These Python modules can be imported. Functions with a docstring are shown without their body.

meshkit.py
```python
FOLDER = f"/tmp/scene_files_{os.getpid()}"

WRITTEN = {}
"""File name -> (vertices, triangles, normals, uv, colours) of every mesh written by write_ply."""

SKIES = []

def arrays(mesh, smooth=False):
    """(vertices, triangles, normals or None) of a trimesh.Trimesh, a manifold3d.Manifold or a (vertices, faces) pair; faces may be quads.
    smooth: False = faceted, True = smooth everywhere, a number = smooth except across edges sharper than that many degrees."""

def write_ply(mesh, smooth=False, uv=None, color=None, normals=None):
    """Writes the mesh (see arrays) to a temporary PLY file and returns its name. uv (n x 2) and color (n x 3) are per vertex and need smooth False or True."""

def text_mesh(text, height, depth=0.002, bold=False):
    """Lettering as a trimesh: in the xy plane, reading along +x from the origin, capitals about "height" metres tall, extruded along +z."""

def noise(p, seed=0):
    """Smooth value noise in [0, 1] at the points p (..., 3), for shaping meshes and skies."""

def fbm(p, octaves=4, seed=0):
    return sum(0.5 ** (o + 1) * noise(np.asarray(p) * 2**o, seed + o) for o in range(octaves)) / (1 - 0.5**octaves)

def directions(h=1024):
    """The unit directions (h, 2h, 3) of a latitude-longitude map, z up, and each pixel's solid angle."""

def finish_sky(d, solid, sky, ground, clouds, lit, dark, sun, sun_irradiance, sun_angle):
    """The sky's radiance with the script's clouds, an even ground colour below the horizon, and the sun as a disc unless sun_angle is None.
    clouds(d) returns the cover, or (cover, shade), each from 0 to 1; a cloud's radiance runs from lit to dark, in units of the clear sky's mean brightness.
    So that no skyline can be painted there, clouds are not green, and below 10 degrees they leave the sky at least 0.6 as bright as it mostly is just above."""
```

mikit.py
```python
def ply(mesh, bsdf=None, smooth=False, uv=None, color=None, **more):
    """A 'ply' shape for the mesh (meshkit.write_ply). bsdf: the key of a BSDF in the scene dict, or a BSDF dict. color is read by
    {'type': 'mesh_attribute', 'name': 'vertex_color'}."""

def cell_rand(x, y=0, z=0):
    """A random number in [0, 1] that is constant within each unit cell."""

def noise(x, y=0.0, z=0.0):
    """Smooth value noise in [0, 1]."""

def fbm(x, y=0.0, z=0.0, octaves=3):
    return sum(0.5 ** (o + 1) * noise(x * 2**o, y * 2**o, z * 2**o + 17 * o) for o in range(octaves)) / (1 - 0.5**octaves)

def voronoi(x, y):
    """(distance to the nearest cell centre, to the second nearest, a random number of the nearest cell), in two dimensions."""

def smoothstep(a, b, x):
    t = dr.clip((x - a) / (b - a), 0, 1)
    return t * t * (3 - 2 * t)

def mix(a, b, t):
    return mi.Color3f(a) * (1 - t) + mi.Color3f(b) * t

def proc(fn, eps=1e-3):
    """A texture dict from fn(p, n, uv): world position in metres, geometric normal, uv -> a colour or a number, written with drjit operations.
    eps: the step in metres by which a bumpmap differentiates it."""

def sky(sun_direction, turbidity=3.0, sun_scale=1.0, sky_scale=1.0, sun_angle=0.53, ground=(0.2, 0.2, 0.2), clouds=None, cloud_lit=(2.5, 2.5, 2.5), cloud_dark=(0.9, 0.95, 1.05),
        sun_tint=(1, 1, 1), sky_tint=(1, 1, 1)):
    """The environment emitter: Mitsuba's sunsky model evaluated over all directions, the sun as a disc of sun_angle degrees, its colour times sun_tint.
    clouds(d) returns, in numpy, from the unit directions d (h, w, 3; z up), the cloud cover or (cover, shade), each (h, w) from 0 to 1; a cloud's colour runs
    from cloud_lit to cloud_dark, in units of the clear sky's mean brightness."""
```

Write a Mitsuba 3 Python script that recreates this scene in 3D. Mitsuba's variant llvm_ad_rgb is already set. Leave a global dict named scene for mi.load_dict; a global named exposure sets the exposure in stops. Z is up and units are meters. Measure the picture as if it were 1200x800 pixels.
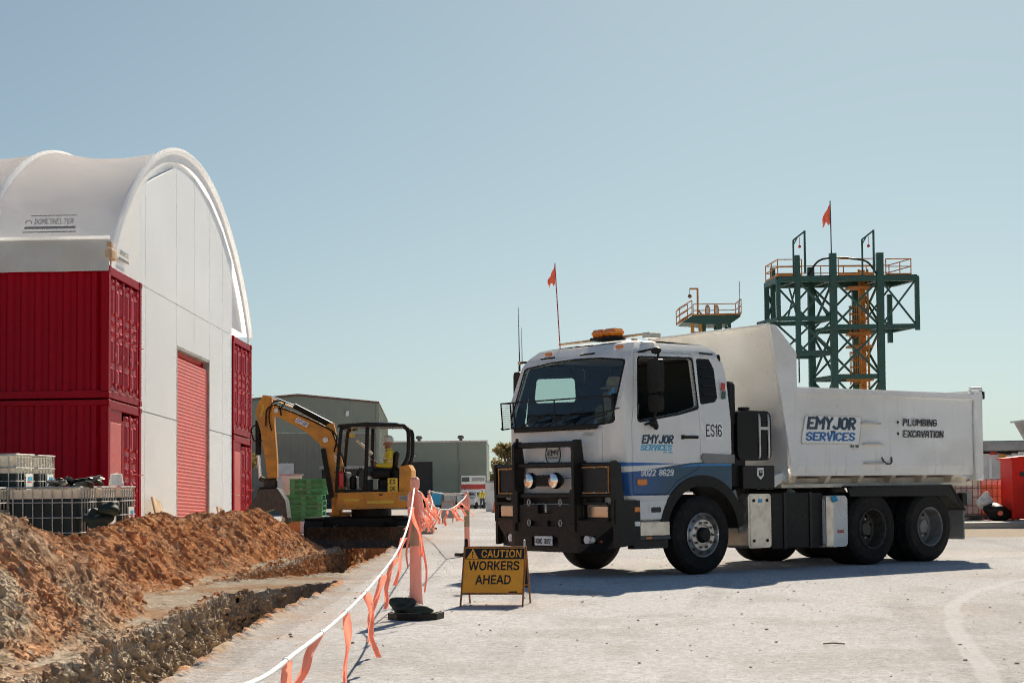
import math, random
import numpy as np, trimesh, shapely, manifold3d
import drjit as dr
import mitsuba as mi
import mikit, meshkit
from shapely.geometry import Polygon, box as sbox, LineString, Point
from shapely import affinity
from mikit import proc, noise, fbm, voronoi, cell_rand, smoothstep, mix
T = mi.ScalarTransform4f
random.seed(7); RNG = np.random.default_rng(7)
scene, labels = {}, {}

# ---------------------------------------------------------------- camera, sky, exposure
_p, _r = 0.0303, 0.0111                       # pitch up, roll
_f = np.array([0, math.cos(_p), math.sin(_p)]); _u0 = np.array([0, -math.sin(_p), math.cos(_p)])
_up = math.sin(_r) * np.array([1, 0, 0]) + math.cos(_r) * _u0
EYE = np.array([0, 0, 1.2144])
scene['camera'] = {'type': 'perspective', 'fov': 33.77, 'fov_axis': 'x', 'near_clip': 0.1, 'far_clip': 6000.0,
                   'principal_point_offset_y': -0.1356,
                   'to_world': T().look_at(origin=EYE.tolist(), target=(EYE + _f).tolist(), up=_up.tolist())}
SUN = np.array([0.190, 0.745, 0.640])
scene['sky_light'] = mikit.sky(SUN.tolist(), turbidity=3.25, sky_scale=0.405, sky_tint=(0.85, 0.888, 0.825), sun_tint=(.92, 1.0, 1.09), ground=(0.3, 0.27, 0.24))
exposure = 2.72

# ---------------------------------------------------------------- mesh helpers
def mat(loc=(0, 0, 0), rz=0.0, rx=0.0, ry=0.0, s=1.0):
    m = trimesh.transformations.euler_matrix(rx, ry, rz, 'sxyz'); m[:3, :3] *= s; m[:3, 3] = loc
    return m
def cbox(sx, sy, sz, b=0.0):
    """box centred at the origin with chamfered edges"""
    if b <= 0: return trimesh.creation.box((sx, sy, sz))
    b = min(b, .45 * min(sx, sy, sz)); h = np.array([sx, sy, sz]) / 2; pts = []
    for sg in np.ndindex(2, 2, 2):
        s = np.array(sg) * 2 - 1
        for k in range(3):
            d = np.full(3, -b); d[k] = 0
            pts.append(s * (h + d))
    return trimesh.convex.convex_hull(np.array(pts))
def frame(d, up=(0, 0, 1)):
    d = np.asarray(d, float); d = d / np.linalg.norm(d); up = np.asarray(up, float)
    if abs(d @ up) > .999: up = np.array([1., 0, 0])
    x = np.cross(up, d); x /= np.linalg.norm(x)
    return np.stack([x, np.cross(d, x), d], 1)
def mani(m):
    m = trimesh.Trimesh(np.round(m.vertices, 6), m.faces, process=False); m.merge_vertices(merge_norm=True, merge_tex=True); m.update_faces(m.nondegenerate_faces())
    if m.volume < 0: m.invert()
    return manifold3d.Manifold(manifold3d.Mesh(np.asarray(m.vertices, np.float32), np.asarray(m.faces, np.uint32)))
def tri(m):
    q = m.to_mesh(); return trimesh.Trimesh(q.vert_properties[:, :3], q.tri_verts, process=False)
def poly_prism(poly, h):
    """extrude shapely polygon along +z"""
    gs = getattr(poly, 'geoms', [poly])
    return trimesh.util.concatenate([trimesh.creation.extrude_polygon(g, h, engine='earcut') for g in gs if g.area > 1e-9])
def ax(m, a):
    """map a mesh built in (u, v, w): 'x': u->y v->z w->x ; 'y': u->x v->z w->-y"""
    v = np.array(m.vertices); f = np.array(m.faces)
    if a == 'x': v = v[:, [2, 0, 1]]
    elif a == 'y': v = v[:, [0, 2, 1]] * [1, -1, 1]
    return trimesh.Trimesh(v, f, process=False)
def sweep(pts, r, n=8, closed=False, caps=True):
    """tube along a polyline with parallel-transport frames; r a number or a list"""
    P = np.asarray(pts, float); k = len(P); R = np.broadcast_to(np.asarray(r, float), (k,))
    t = np.gradient(P, axis=0) if not closed else np.roll(P, -1, 0) - np.roll(P, 1, 0)
    t /= np.maximum(np.linalg.norm(t, axis=1, keepdims=True), 1e-9)
    x = frame(t[0])[:, 0]; V = []
    for i in range(k):
        x = x - t[i] * (x @ t[i]); x /= max(np.linalg.norm(x), 1e-9); y = np.cross(t[i], x)
        a = np.arange(n) * 2 * np.pi / n
        V.append(P[i] + R[i] * (np.cos(a)[:, None] * x + np.sin(a)[:, None] * y))
    V = np.vstack(V); F = []
    m = k if closed else k - 1
    for i in range(m):
        j = (i + 1) % k
        for a in range(n):
            b = (a + 1) % n
            F += [[i * n + a, i * n + b, j * n + b], [i * n + a, j * n + b, j * n + a]]
    if caps and not closed:
        c0, c1 = len(V), len(V) + 1; V = np.vstack([V, P[0], P[-1]])
        for a in range(n):
            b = (a + 1) % n
            F += [[c0, b, a], [c1, (k - 1) * n + a, (k - 1) * n + b]]
    return trimesh.Trimesh(V, F, process=False)
def catmull(pts, n=8):
    P = np.asarray(pts, float); Q = np.vstack([2 * P[0] - P[1], P, 2 * P[-1] - P[-2]]); out = []
    for i in range(1, len(Q) - 2):
        for t in np.arange(n) / n:
            a, b, c, d = Q[i - 1:i + 3]
            out.append(.5 * (2 * b + (c - a) * t + (2 * a - 5 * b + 4 * c - d) * t * t + (3 * b - a - 3 * c + d) * t ** 3))
    return np.vstack([out, P[-1]])
class B:
    """collects pieces of ONE mesh"""
    def __init__(s): s.m = []
    def add(s, m, M=None):
        m = m.copy()
        if M is not None: m.apply_transform(M)
        s.m.append(m); return s
    def box(s, c, d, b=0.0, rz=0, rx=0, ry=0): return s.add(cbox(*d, b), mat(c, rz, rx, ry))
    def bar(s, p0, p1, w, h=None, up=(0, 0, 1), b=0.0):
        p0, p1 = np.asarray(p0, float), np.asarray(p1, float); M = np.eye(4); M[:3, :3] = frame(p1 - p0, up); M[:3, 3] = (p0 + p1) / 2
        return s.add(cbox(w, h or w, np.linalg.norm(p1 - p0), b), M)
    def cyl(s, p0, p1, r, n=20, r2=None):
        p0, p1 = np.asarray(p0, float), np.asarray(p1, float)
        return s.add(sweep([p0, p1], [r, r if r2 is None else r2], n))
    def tube(s, pts, r, n=8, closed=False): return s.add(sweep(pts, r, n, closed))
    def lathe(s, prof, n=32, M=None): return s.add(trimesh.creation.revolve(np.asarray(prof, float), sections=n), M)
    def prism(s, poly, h, a='z', off=0.0, M=None):
        m = poly_prism(poly if hasattr(poly, 'area') else Polygon(poly), h); m.apply_translation([0, 0, off])
        return s.add(ax(m, a) if a != 'z' else m, M)
    def mesh(s): return s.m[0] if len(s.m) == 1 else trimesh.util.concatenate(s.m)
I4 = np.eye(4)
_count = {}
def num(key):
    if key not in _count: _count[key] = 0; return key
    _count[key] += 1; return f'{key}_{_count[key]:03d}'
def put(key, m, bsdf, M=None, smooth=False, label=None, cat=None, group=None, kind=None, auto=True):
    m = m.mesh() if isinstance(m, B) else m
    if M is not None: m = m.copy(); m.apply_transform(M)
    if auto: key = num(key)
    if len(m.faces) == 0: print('EMPTY', key); return key
    scene[key] = mikit.ply(m, bsdf, smooth=smooth)
    tag(key, label, cat, group, kind)
    return key
def tag(key, label=None, cat=None, group=None, kind=None):
    d = {k: v for k, v in dict(label=label, category=cat, group=group, kind=kind).items() if v}
    if d: labels[key] = {**labels.get(key, {}), **d}
def thing(name, label, cat, group=None):
    k = num(name); tag(k, label, cat, group); return k
def hull_body(bones, edge=.03, it=10):
    """bones: list of lists of (x, y, z, r): hull of the spheres of each list, all joined to one smooth figure"""
    tot = None
    for bn in bones:
        pts = []
        for x, y, z, r in bn:
            pts.append(trimesh.creation.icosphere(2, r).vertices + [x, y, z])
        h = manifold3d.Manifold.hull_points(np.vstack(pts).astype(np.float32))
        tot = h if tot is None else tot + h
    m = tri(tot.refine_to_length(edge)); m.merge_vertices()
    trimesh.smoothing.filter_taubin(m, iterations=it)
    return m

# ---------------------------------------------------------------- materials
def P(key, col, rough=.5, metal=0., cc=0., spec=.5, **k):
    c = col if isinstance(col, dict) else {'type': 'rgb', 'value': list(col)}
    d = {'type': 'principled', 'base_color': c, 'roughness': rough, 'metallic': metal, 'specular': spec, **k}
    if cc: d['clearcoat'] = cc; d['clearcoat_gloss'] = .9
    scene[key] = {'type': 'twosided', 'bsdf': d}
def bump(key, fn, scale=1.0, eps=2e-3):
    inner = scene[key]['bsdf']
    scene[key] = {'type': 'twosided', 'bsdf': {'type': 'bumpmap', 'arbitrary': proc(fn, eps), 'scale': scale, 'nested': inner}}
def worn(col, amt=.25, freq=3.0, dirt=(.30, .22, .16), dust=.18, fine=40.):
    """colour broken by grime and dust"""
    def fn(p, n, uv):
        a = fbm(p.x * freq, p.y * freq, p.z * freq, 4); b = fbm(p.x * fine, p.y * fine, p.z * fine * .4, 2)
        c = mix(col, [x * (1 - amt) for x in col], smoothstep(.35, .7, a))
        return mix(c, dirt, dust * smoothstep(.45, .8, .6 * a + .5 * b))
    return proc(fn)
P('m_black', worn((.0095, .0095, .009), .3, 4, (.05, .04, .03), .2), .5, spec=.25)
P('m_black_gloss', (.007, .0068, .0065), .30, spec=.22)
P('m_headlamp', (.72, .56, .42), .22, metal=.8)
P('m_rubber', worn((.013, .0125, .012), .3, 6, (.07, .057, .045), .3), .8, spec=.25)
P('m_bar', worn((.0125, .0115, .0105), .3, 5, (.07, .05, .04), .25), .45, spec=.3)
P('m_steel', worn((.55, .54, .52), .25, 6), .38, metal=.85)
P('m_alu', worn((.72, .66, .57), .2, 5, (.35, .26, .18), .3), .36, metal=.8)
P('m_chrome', (.85, .85, .85), .12, metal=1.)
P('m_galv', worn((.50, .51, .51), .3, 8), .45, metal=.55)
def grimy_white(p, n, uv):
    a = fbm(p.x * 1.1, p.y * 1.1, p.z * 1.3, 3); st = fbm((p.x + p.y) * 11, (p.x - p.y) * 11, p.z * .8, 3); sp = fbm(p.x * 34, p.y * 34, p.z * 20, 2)
    c = mix((.74, .735, .715), (.66, .645, .61), smoothstep(.4, .7, a))
    c = mix(c, (.50, .41, .31), .30 * smoothstep(.56, .78, st) * smoothstep(3.2, 1.3, p.z) + .10 * smoothstep(.55, .8, sp))
    return mix(c, (.42, .32, .24), .30 * smoothstep(.84, .90, .7 * sp + .45 * a))
P('m_white', proc(grimy_white), .36, cc=.25)
P('m_cream', worn((.62, .56, .47), .2, 3, (.3, .22, .15), .3), .5)
P('m_plainwhite', (.78, .78, .76), .5)
P('m_offwhite', worn((.70, .69, .66), .12, 2), .55)
P('m_grey', worn((.22, .22, .215), .2, 4), .55)
P('m_midgrey', worn((.36, .36, .35), .2, 3), .55)
P('m_dkgrey', (.075, .08, .08), .6)
P('m_inner', (.028, .034, .034), .7)
P('m_liner', (.17, .18, .17), .8)
P('m_orange_paint', worn((.55, .22, .03), .2, 5, (.2, .13, .08), .35), .45, cc=.2)
P('m_digger', worn((.66, .27, .022), .22, 4, (.26, .16, .09), .35), .42, cc=.2, spec=.35)
P('m_orange_flag', (.85, .17, .09), .6)
P('m_amber', (.75, .22, .02), .15, spec_trans=.0, cc=.8)
P('m_red_lens', (.6, .02, .01), .15, cc=.6)
P('m_clear_lens', (.75, .76, .76), .1, cc=1.)
P('m_yellow', worn((.72, .50, .05), .12, 5), .5)
P('m_signorange', worn((.80, .36, .03), .08, 6, (.3, .2, .1), .15), .48)
P('m_ink', (.012, .012, .013), .5)
P('m_navy', (.012, .04, .075), .4)
P('m_blue', (.02, .13, .36), .35)
P('m_skyblue', (.04, .36, .62), .4)
P('m_red', worn((.50, .022, .02), .2, 3), .42, cc=.2)
P('m_green_frame', worn((.012, .075, .055), .2, 1.5, (.08, .07, .06), .2, 6.), .42, cc=.2)
P('m_crategreen', worn((.045, .29, .10), .25, 6), .5)
P('m_skin', (.26, .14, .09), .6)
P('m_hivis', worn((.78, .62, .05), .15, 14, (.5, .35, .1), .2), .8)
P('m_trousers', worn((.05, .075, .09), .3, 12), .9)
P('m_tan', worn((.34, .27, .18), .25, 14), .9)
P('m_boot', (.20, .10, .045), .7)
P('m_silver_tape', (.7, .7, .7), .35)
P('m_bark', worn((.30, .24, .18), .4, 8), .9)
P('m_concrete', worn((.40, .37, .33), .2, 2), .85)
scene['m_glass'] = {'type': 'thindielectric', 'int_ior': 1.38, 'specular_transmittance': {'type': 'rgb', 'value': [.72, .82, .78]}}
scene['m_clearglass'] = {'type': 'thindielectric', 'int_ior': 1.5}
def wood(c0, c1):
    def fn(p, n, uv):
        g = fbm(p.x * 14, p.y * 14, p.z * 2.2, 4)
        return mix(c0, c1, smoothstep(.3, .7, g))
    return proc(fn)
P('m_timber', wood((.62, .46, .30), (.45, .30, .18)), .7)

# ---------------------------------------------------------------- a condensed angular stroke alphabet for the lettering
_G = {'A': (3, '00-04 04-16-26-34 34-30 02-32'), 'B': (3, '00-06-26-35-34-23-32-31-20-00 03-23'), 'C': (3, '35-26-16-05-01-10-20-31'), 'D': (3, '00-06-16-34-32-10-00'),
      'E': (3, '30-00-06-36 03-23'), 'F': (3, '00-06-36 03-23'), 'G': (3, '35-26-16-05-01-10-20-31-33-13'), 'H': (3, '00-06 30-36 03-33'), 'I': (0, '00-06'), 'J': (3, '36-31-20-10-01'),
      'K': (3, '00-06 36-03-30'), 'L': (3, '06-00-30'), 'M': (4, '00-06-23-46-40'), 'N': (3, '00-06-30-36'), 'O': (3, '10-01-05-16-26-35-31-20-10'), 'P': (3, '00-06-26-35-34-23-03'),
      'R': (3, '00-06-26-35-34-23-03 13-30'), 'S': (3, '01-10-20-31-32-23-13-04-05-16-26-35'), 'T': (3, '06-36 1.50-1.56'), 'U': (3, '06-01-10-20-31-36'), 'V': (3, '06-1.50-36'), 'W': (4, '06-10-24-30-46'),
      'X': (3, '00-36 06-30'), 'Y': (3, '06-1.53-36 1.53-1.50'), 'Z': (3, '06-36-00-30'), '0': (3, '10-01-05-16-26-35-31-20-10'), '1': (1, '05-16-10'), '2': (3, '05-16-26-35-34-00-30'),
      '3': (3, '05-16-26-35-34-23-32-31-20-10-01 23-13'), '4': (3, '20-26-02-32'), '5': (3, '36-06-03-23-32-31-20-10-01'), '6': (3, '35-26-16-05-01-10-20-31-32-23-03'), '7': (3, '06-36-10'),
      '8': (3, '13-04-05-16-26-35-34-23-13-02-01-10-20-31-32-23'), '9': (3, '01-10-20-31-35-26-16-05-04-13-33'), '.': (0, '00-00.2'), ' ': (2, ''), 'i': (0, '00-03.6 05-05.5'), '-': (2, '03-23'), '(': (1, '10-02-04-16')}
def _pt(t):
    k = 3 if t[1:2] == '.' else 1
    return float(t[:k]), float(t[k:])
def stroke_text(s, h, w=None, shear=0.0, depth=.003, wt=.95, gap=1.6):
    """block lettering: local x right, z up, facing -y, lower left at the origin, capitals h tall"""
    x, gl = 0.0, []
    for ch in s:
        cw, st = _G[ch]
        for part in st.split():
            pts = [_pt(t) for t in part.split('-')]; pts = [(p[0] + x, p[1]) for p in pts]
            if len(pts) > 1: gl.append(LineString(pts).buffer(wt / 2, cap_style=3, join_style=2, mitre_limit=1.6))
        x += cw + gap
    g = shapely.union_all(gl); b = g.bounds; sy = h / (6 + wt); sx = sy * .82 if w is None else w / (b[2] - b[0])
    g = affinity.affine_transform(g, [sx, shear * sy, 0, sy, -b[0] * sx, wt / 2 * sy])
    m = poly_prism(g, depth); v = np.array(m.vertices)
    return trimesh.Trimesh(v[:, [0, 2, 1]] * [1, -1, 1], np.array(m.faces), process=False)
def text(s, h, w=None, shear=0.0, depth=.003, bold=True, wt=None):
    return stroke_text(s, h, w, shear, depth, wt or (1.15 if bold else .85))

def itext(s, h, w=None, shear=0.0, depth=.003, bold=True):
    m = meshkit.text_mesh(s, h, depth, bold); v = np.array(m.vertices); v[:, 0] -= v[:, 0].min()
    if w: v[:, 0] *= w / v[:, 0].max()
    v[:, 0] += shear * v[:, 1]
    return trimesh.Trimesh(v[:, [0, 2, 1]] * [1, -1, 1], np.array(m.faces), process=False)
def nth(k):
    w = ['first', 'second', 'third', 'fourth', 'fifth', 'sixth', 'seventh', 'eighth', 'ninth', 'tenth', 'eleventh', 'twelfth']
    return w[k] if k < 12 else f'{k + 1}th'

# ---------------------------------------------------------------- ground, trench and spoil
def ground_z(y):
    y = np.asarray(y, float)
    return -0.0075 * (np.clip(y, 35, 260) - 35)
def gravel_col(p, n, uv):
    big = fbm(p.x * .22, p.y * .16, 3., 3); mid = fbm(p.x * 1.3, p.y * .8, 9., 3)
    fine = fbm(p.x * 26, p.y * 26, 1., 2); grit = noise(p.x * 75, p.y * 75, 5.)
    c = mix((.435, .410, .385), (.525, .505, .482), smoothstep(.35, .65, big))
    c = mix(c, (.37, .335, .30), .5 * smoothstep(.55, .75, mid))
    c = mix(c, (.47, .38, .315), .30 * smoothstep(.6, .72, fbm(p.x * .5 + 9, p.y * .35, 7., 3)))
    c = c * (1 + .50 * (fine - .5)) * (1 + .30 * (grit - .5)) * (1 + .28 * (noise(p.x * 150, p.y * 150, 2.) - .5))
    d, d2, r = voronoi(p.x * 9, p.y * 9)
    c = mix(c, (.17, .15, .13), smoothstep(.09, .05, d) * smoothstep(.80, .84, r))
    d, d2, r = voronoi(p.x * 2.3 + 3, p.y * 2.3)
    c = mix(c, (.12, .105, .09), smoothstep(.03, .018, d) * smoothstep(.8, .85, r))
    # the browner shoulder along the right and the darker compacted strip left of the rope
    far = smoothstep(35., 37.5, p.y + .3 * (p.x - 11) + 2 * (mid - .5)) * smoothstep(8.6, 9.6, p.x + (fine - .5)) * smoothstep(56., 50., p.y)
    c = mix(c, mix((.33, .23, .14), (.42, .32, .21), fine), .85 * far)
    w = smoothstep(-1.0, -2.4, p.x + .9 * (mid - .5)) * smoothstep(60., 40., p.y)
    c = mix(c, c * mi.Color3f(.86, .80, .74), .6 * w)
    # faint wheel tracks crossing the yard
    def track(u, wv, ph):
        return smoothstep(.17, .10, dr.abs(u + .10 * (fbm(wv * .25 + ph, ph, 0., 2) - .5))) * smoothstep(.34, .6, fbm(wv * .5, ph * 3, 0., 3)) * (.75 + .25 * dr.sin(wv * 42))
    tk = mi.Float(0)
    for x0_, k1, k2, ph in ((1.0, .10, .004, 1.), (2.9, .10, .004, 2.), (-.15, .02, .0012, 3.), (4.6, .30, -.004, 5.)):
        t_ = p.y - 10.; tk = dr.maximum(tk, track(p.x - (x0_ + k1 * t_ + k2 * t_ * t_), p.y, ph))
    c = c * (1 - .16 * tk)
    c = mix(c, (.45, .30, .20), .5 * smoothstep(-1.2, -2.3, p.x + 1.1 * (fbm(p.x * 1.7, p.y * 1.1, 4., 3) - .5)) * smoothstep(.42, .62, fbm(p.x * 2.6, p.y * 2.2, 8., 3)))
    # worn white arc of a turning lane marking / tyre rub
    t = p.y - 14.0; q = 3.66 + .215 * t + .012 * t * t + .0022 * t * t * t
    arc = smoothstep(.11, .06, dr.abs(p.x - q + .10 * (mid - .5)) * 1.1) * smoothstep(.30, .55, mid + .2) * smoothstep(22.6, 21.3, p.y)
    return mix(c, (.66, .64, .61), .42 * arc) * mi.Color3f(.675, .695, .765)
P('m_gravel', proc(gravel_col), .92, spec=.25)
bump('m_gravel', lambda p, n, uv: .012 * fbm(p.x * 3, p.y * 3, 0., 2) + .006 * fbm(p.x * 38, p.y * 38, 2., 2), 1.0, 4e-3)
def soil_col(p, n, uv):
    a = fbm(p.x * 1.1, p.y * 1.1, p.z * 2, 4); b = fbm(p.x * 7, p.y * 7, p.z * 7, 3); g = fbm(p.x * 30, p.y * 30, p.z * 30, 2)
    red = mix((.56, .27, .135), (.37, .165, .078), smoothstep(.35, .65, b))
    grey = mix((.50, .395, .295), (.31, .24, .17), smoothstep(.35, .65, b))
    near = smoothstep(19., 12., p.y + 6 * (a - .5))
    soil = mix(red, grey, dr.clip(.9 * smoothstep(.42, .60, a) * (.25 + .75 * near) + .25 * near, 0, 1)) * (1 + .6 * (g - .5))
    d, d2, r = voronoi(p.x * 14 + p.z * 9, p.y * 14)
    soil = mix(soil, (.50, .45, .39), smoothstep(.24, .16, d) * smoothstep(.72, .8, r) * .8)
    wall = mix((.56, .46, .35), (.54, .31, .17), smoothstep(17., 25., p.y)) * (1 + .7 * (b - .5)) * (1 + .6 * (g - .5))
    wall = mix(wall, (.16, .12, .09), .5 * smoothstep(.52, .62, fbm(p.x * 3 + 5, p.y * 5, p.z * 8, 3)))
    flat = mix((.50, .43, .35), (.45, .30, .20), smoothstep(.40, .62, a)) * (1 + .5 * (g - .5))
    flat = mix(flat, gravel_col(p, n, uv), smoothstep(-2.75, -2.05, p.x + .5 * (a - .5) + .2 * (b - .5)))
    c = mix(flat, soil, smoothstep(.015, .06, p.z + .03 * (b - .5)))
    return mix(c, wall, smoothstep(-.02, -.07, p.z))
scene['m_soil'] = {'type': 'twosided', 'bsdf': {'type': 'diffuse', 'reflectance': proc(soil_col)}}
bump('m_soil', lambda p, n, uv: (.15 + .85 * smoothstep(-2.05, -2.6, p.x)) * (.055 * fbm(p.x * 13, p.y * 13, p.z * 13, 2) + .04 * fbm(p.x * 42, p.y * 42, p.z * 42, 2)), 1.0, 4e-3)

X0, X1, Y0, Y1 = -12.0, -1.9, 5.0, 41.0
CREST = np.array([(-4.6, 4, 1.0), (-4.7, 12, 1.12), (-4.75, 15, 1.02), (-4.9, 17.6, .80), (-4.9, 19.2, .60), (-5.05, 20.5, .74), (-5.12, 23, .78), (-5.06, 24, .90), (-5.04, 26, .80),
                  (-4.92, 28.5, .86), (-4.7, 31, .86), (-4.35, 32.4, .52), (-3.95, 33.0, .12)])
def terrain():
    xs = np.concatenate([np.linspace(X0, -7, 18)[:-1], np.linspace(-7, -3.95, 84)[:-1], np.linspace(-3.95, -2.98, 170)[:-1], np.linspace(-2.98, -2.05, 46)[:-1], [-2.05, -1.97, X1]])
    ys = np.concatenate([np.linspace(Y0, 8.5, 40)[:-1], np.linspace(8.5, 22, 330)[:-1], np.linspace(22, 36, 250)[:-1], np.linspace(36, Y1, 40)])
    X, Y = np.meshgrid(xs, ys); pts = np.stack([X, Y, X * 0], -1)
    def nz(f, o=4, s=0, fy=1.0): return meshkit.fbm(pts * [f, f * fy, f], o, s) - .5
    z = np.zeros_like(X)
    t = np.linspace(0, len(CREST) - 1, 140); C = np.stack([np.interp(t, np.arange(len(CREST)), CREST[:, k]) for k in range(3)], 1)
    wx, wy = X + .5 * nz(.8, 3, 1), Y + .5 * nz(.8, 3, 2)
    for cx, cy, cz in C:
        d = np.hypot(wx - cx, (wy - cy))
        z = np.maximum(z, cz + .10 - .80 * np.sqrt(d * d + .03))
    on = np.clip(z / .25, 0, 1)
    pit = np.clip((meshkit.fbm(pts * [7., 5., 1], 3, 31) - .60) / .10, 0, 1) + .7 * np.clip((meshkit.fbm(pts * [17., 13., 1], 2, 32) - .64) / .08, 0, 1)
    z = z + on * (.20 * nz(1.6, 4, 3) + .11 * nz(5.5, 3, 4) + .085 * nz(13., 2, 5) - .075 * pit)
    z = np.maximum(z, 0)
    z += .012 * nz(4, 3, 6) * (X < -2.1)
    # trench: nearer length, an uncut bridge, farther length
    rough = .16 * nz(1.3, 3, 7) + .10 * nz(6, 3, 8)
    xr = -2.26 + .05 * np.sin(Y * .7)
    d1 = np.minimum.reduce([X + 3.16 + .02 * (Y - 14) , xr - X, (20.4 + 2.2 * (X + 2.5) + .5 - Y) * .8])
    d2 = np.minimum.reduce([X + 3.80 - .028 * (Y - 20.4), xr - .12 - X, (Y - 23.6 - 1.5 * (X + 2.5)) * .8, 38.0 - Y])
    d = np.maximum(d1, d2) + .35 * rough
    z -= .95 * np.clip((d + .01) / .12, 0, 1) ** .8 + np.where(d > .1, .12 * nz(5, 3, 9), 0)
    lip = np.exp(-((d + .05) / .07) ** 2)
    z += lip * (.03 + .12 * nz(6, 3, 10))
    edge = np.clip(np.minimum.reduce([(X - X0) / .6, (X1 - X) / .12, (Y - Y0) / .5, (Y1 - Y) / .8]), 0, 1)
    z = z * edge + ground_z(Y) 
    p3 = np.stack([X * .6, Y, z], -1); wgt = np.clip((-.02 - z) / .06, 0, 1) * np.clip((z + .97) / .1, 0, 1) * edge
    p3p = np.clip((meshkit.fbm(p3 * [9., 8., 11.], 3, 26) - .56) / .10, 0, 1)
    XX = X - wgt * .09 * p3p + wgt * (.20 * (meshkit.fbm(p3 * 4.0, 3, 21) - .5) + .09 * (meshkit.fbm(p3 * 13., 2, 22) - .5) + .05 * (meshkit.noise(p3 * 34., 23) - .5))
    YY = Y + wgt * .12 * (meshkit.fbm(p3 * 9., 2, 24) - .5)
    V = np.stack([XX, YY, z], -1).reshape(-1, 3); n, m = X.shape
    i = (np.arange(n - 1)[:, None] * m + np.arange(m - 1)).ravel()
    F = np.vstack([np.stack([i, i + 1, i + m + 1], 1), np.stack([i, i + m + 1, i + m], 1)])
    return trimesh.Trimesh(V, F, process=False), (xs, ys, z)
TER, (_tx, _ty, _tz) = terrain()
def ter_z(x, y):
    i = np.clip(np.searchsorted(_tx, x), 0, len(_tx) - 1); j = np.clip(np.searchsorted(_ty, y), 0, len(_ty) - 1); return _tz[j, i]
_deep = TER.vertices[TER.faces][:, :, 2].min(1) < -.035 + ground_z(TER.vertices[TER.faces][:, :, 1].mean(1))
_up = trimesh.Trimesh(TER.vertices, TER.faces[~_deep], process=False); _up.remove_unreferenced_vertices(); _dn = trimesh.Trimesh(TER.vertices, TER.faces[_deep], process=False); _dn.remove_unreferenced_vertices()
put('terrain__trench_wall', _dn, 'm_soil', smooth=True)
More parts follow.
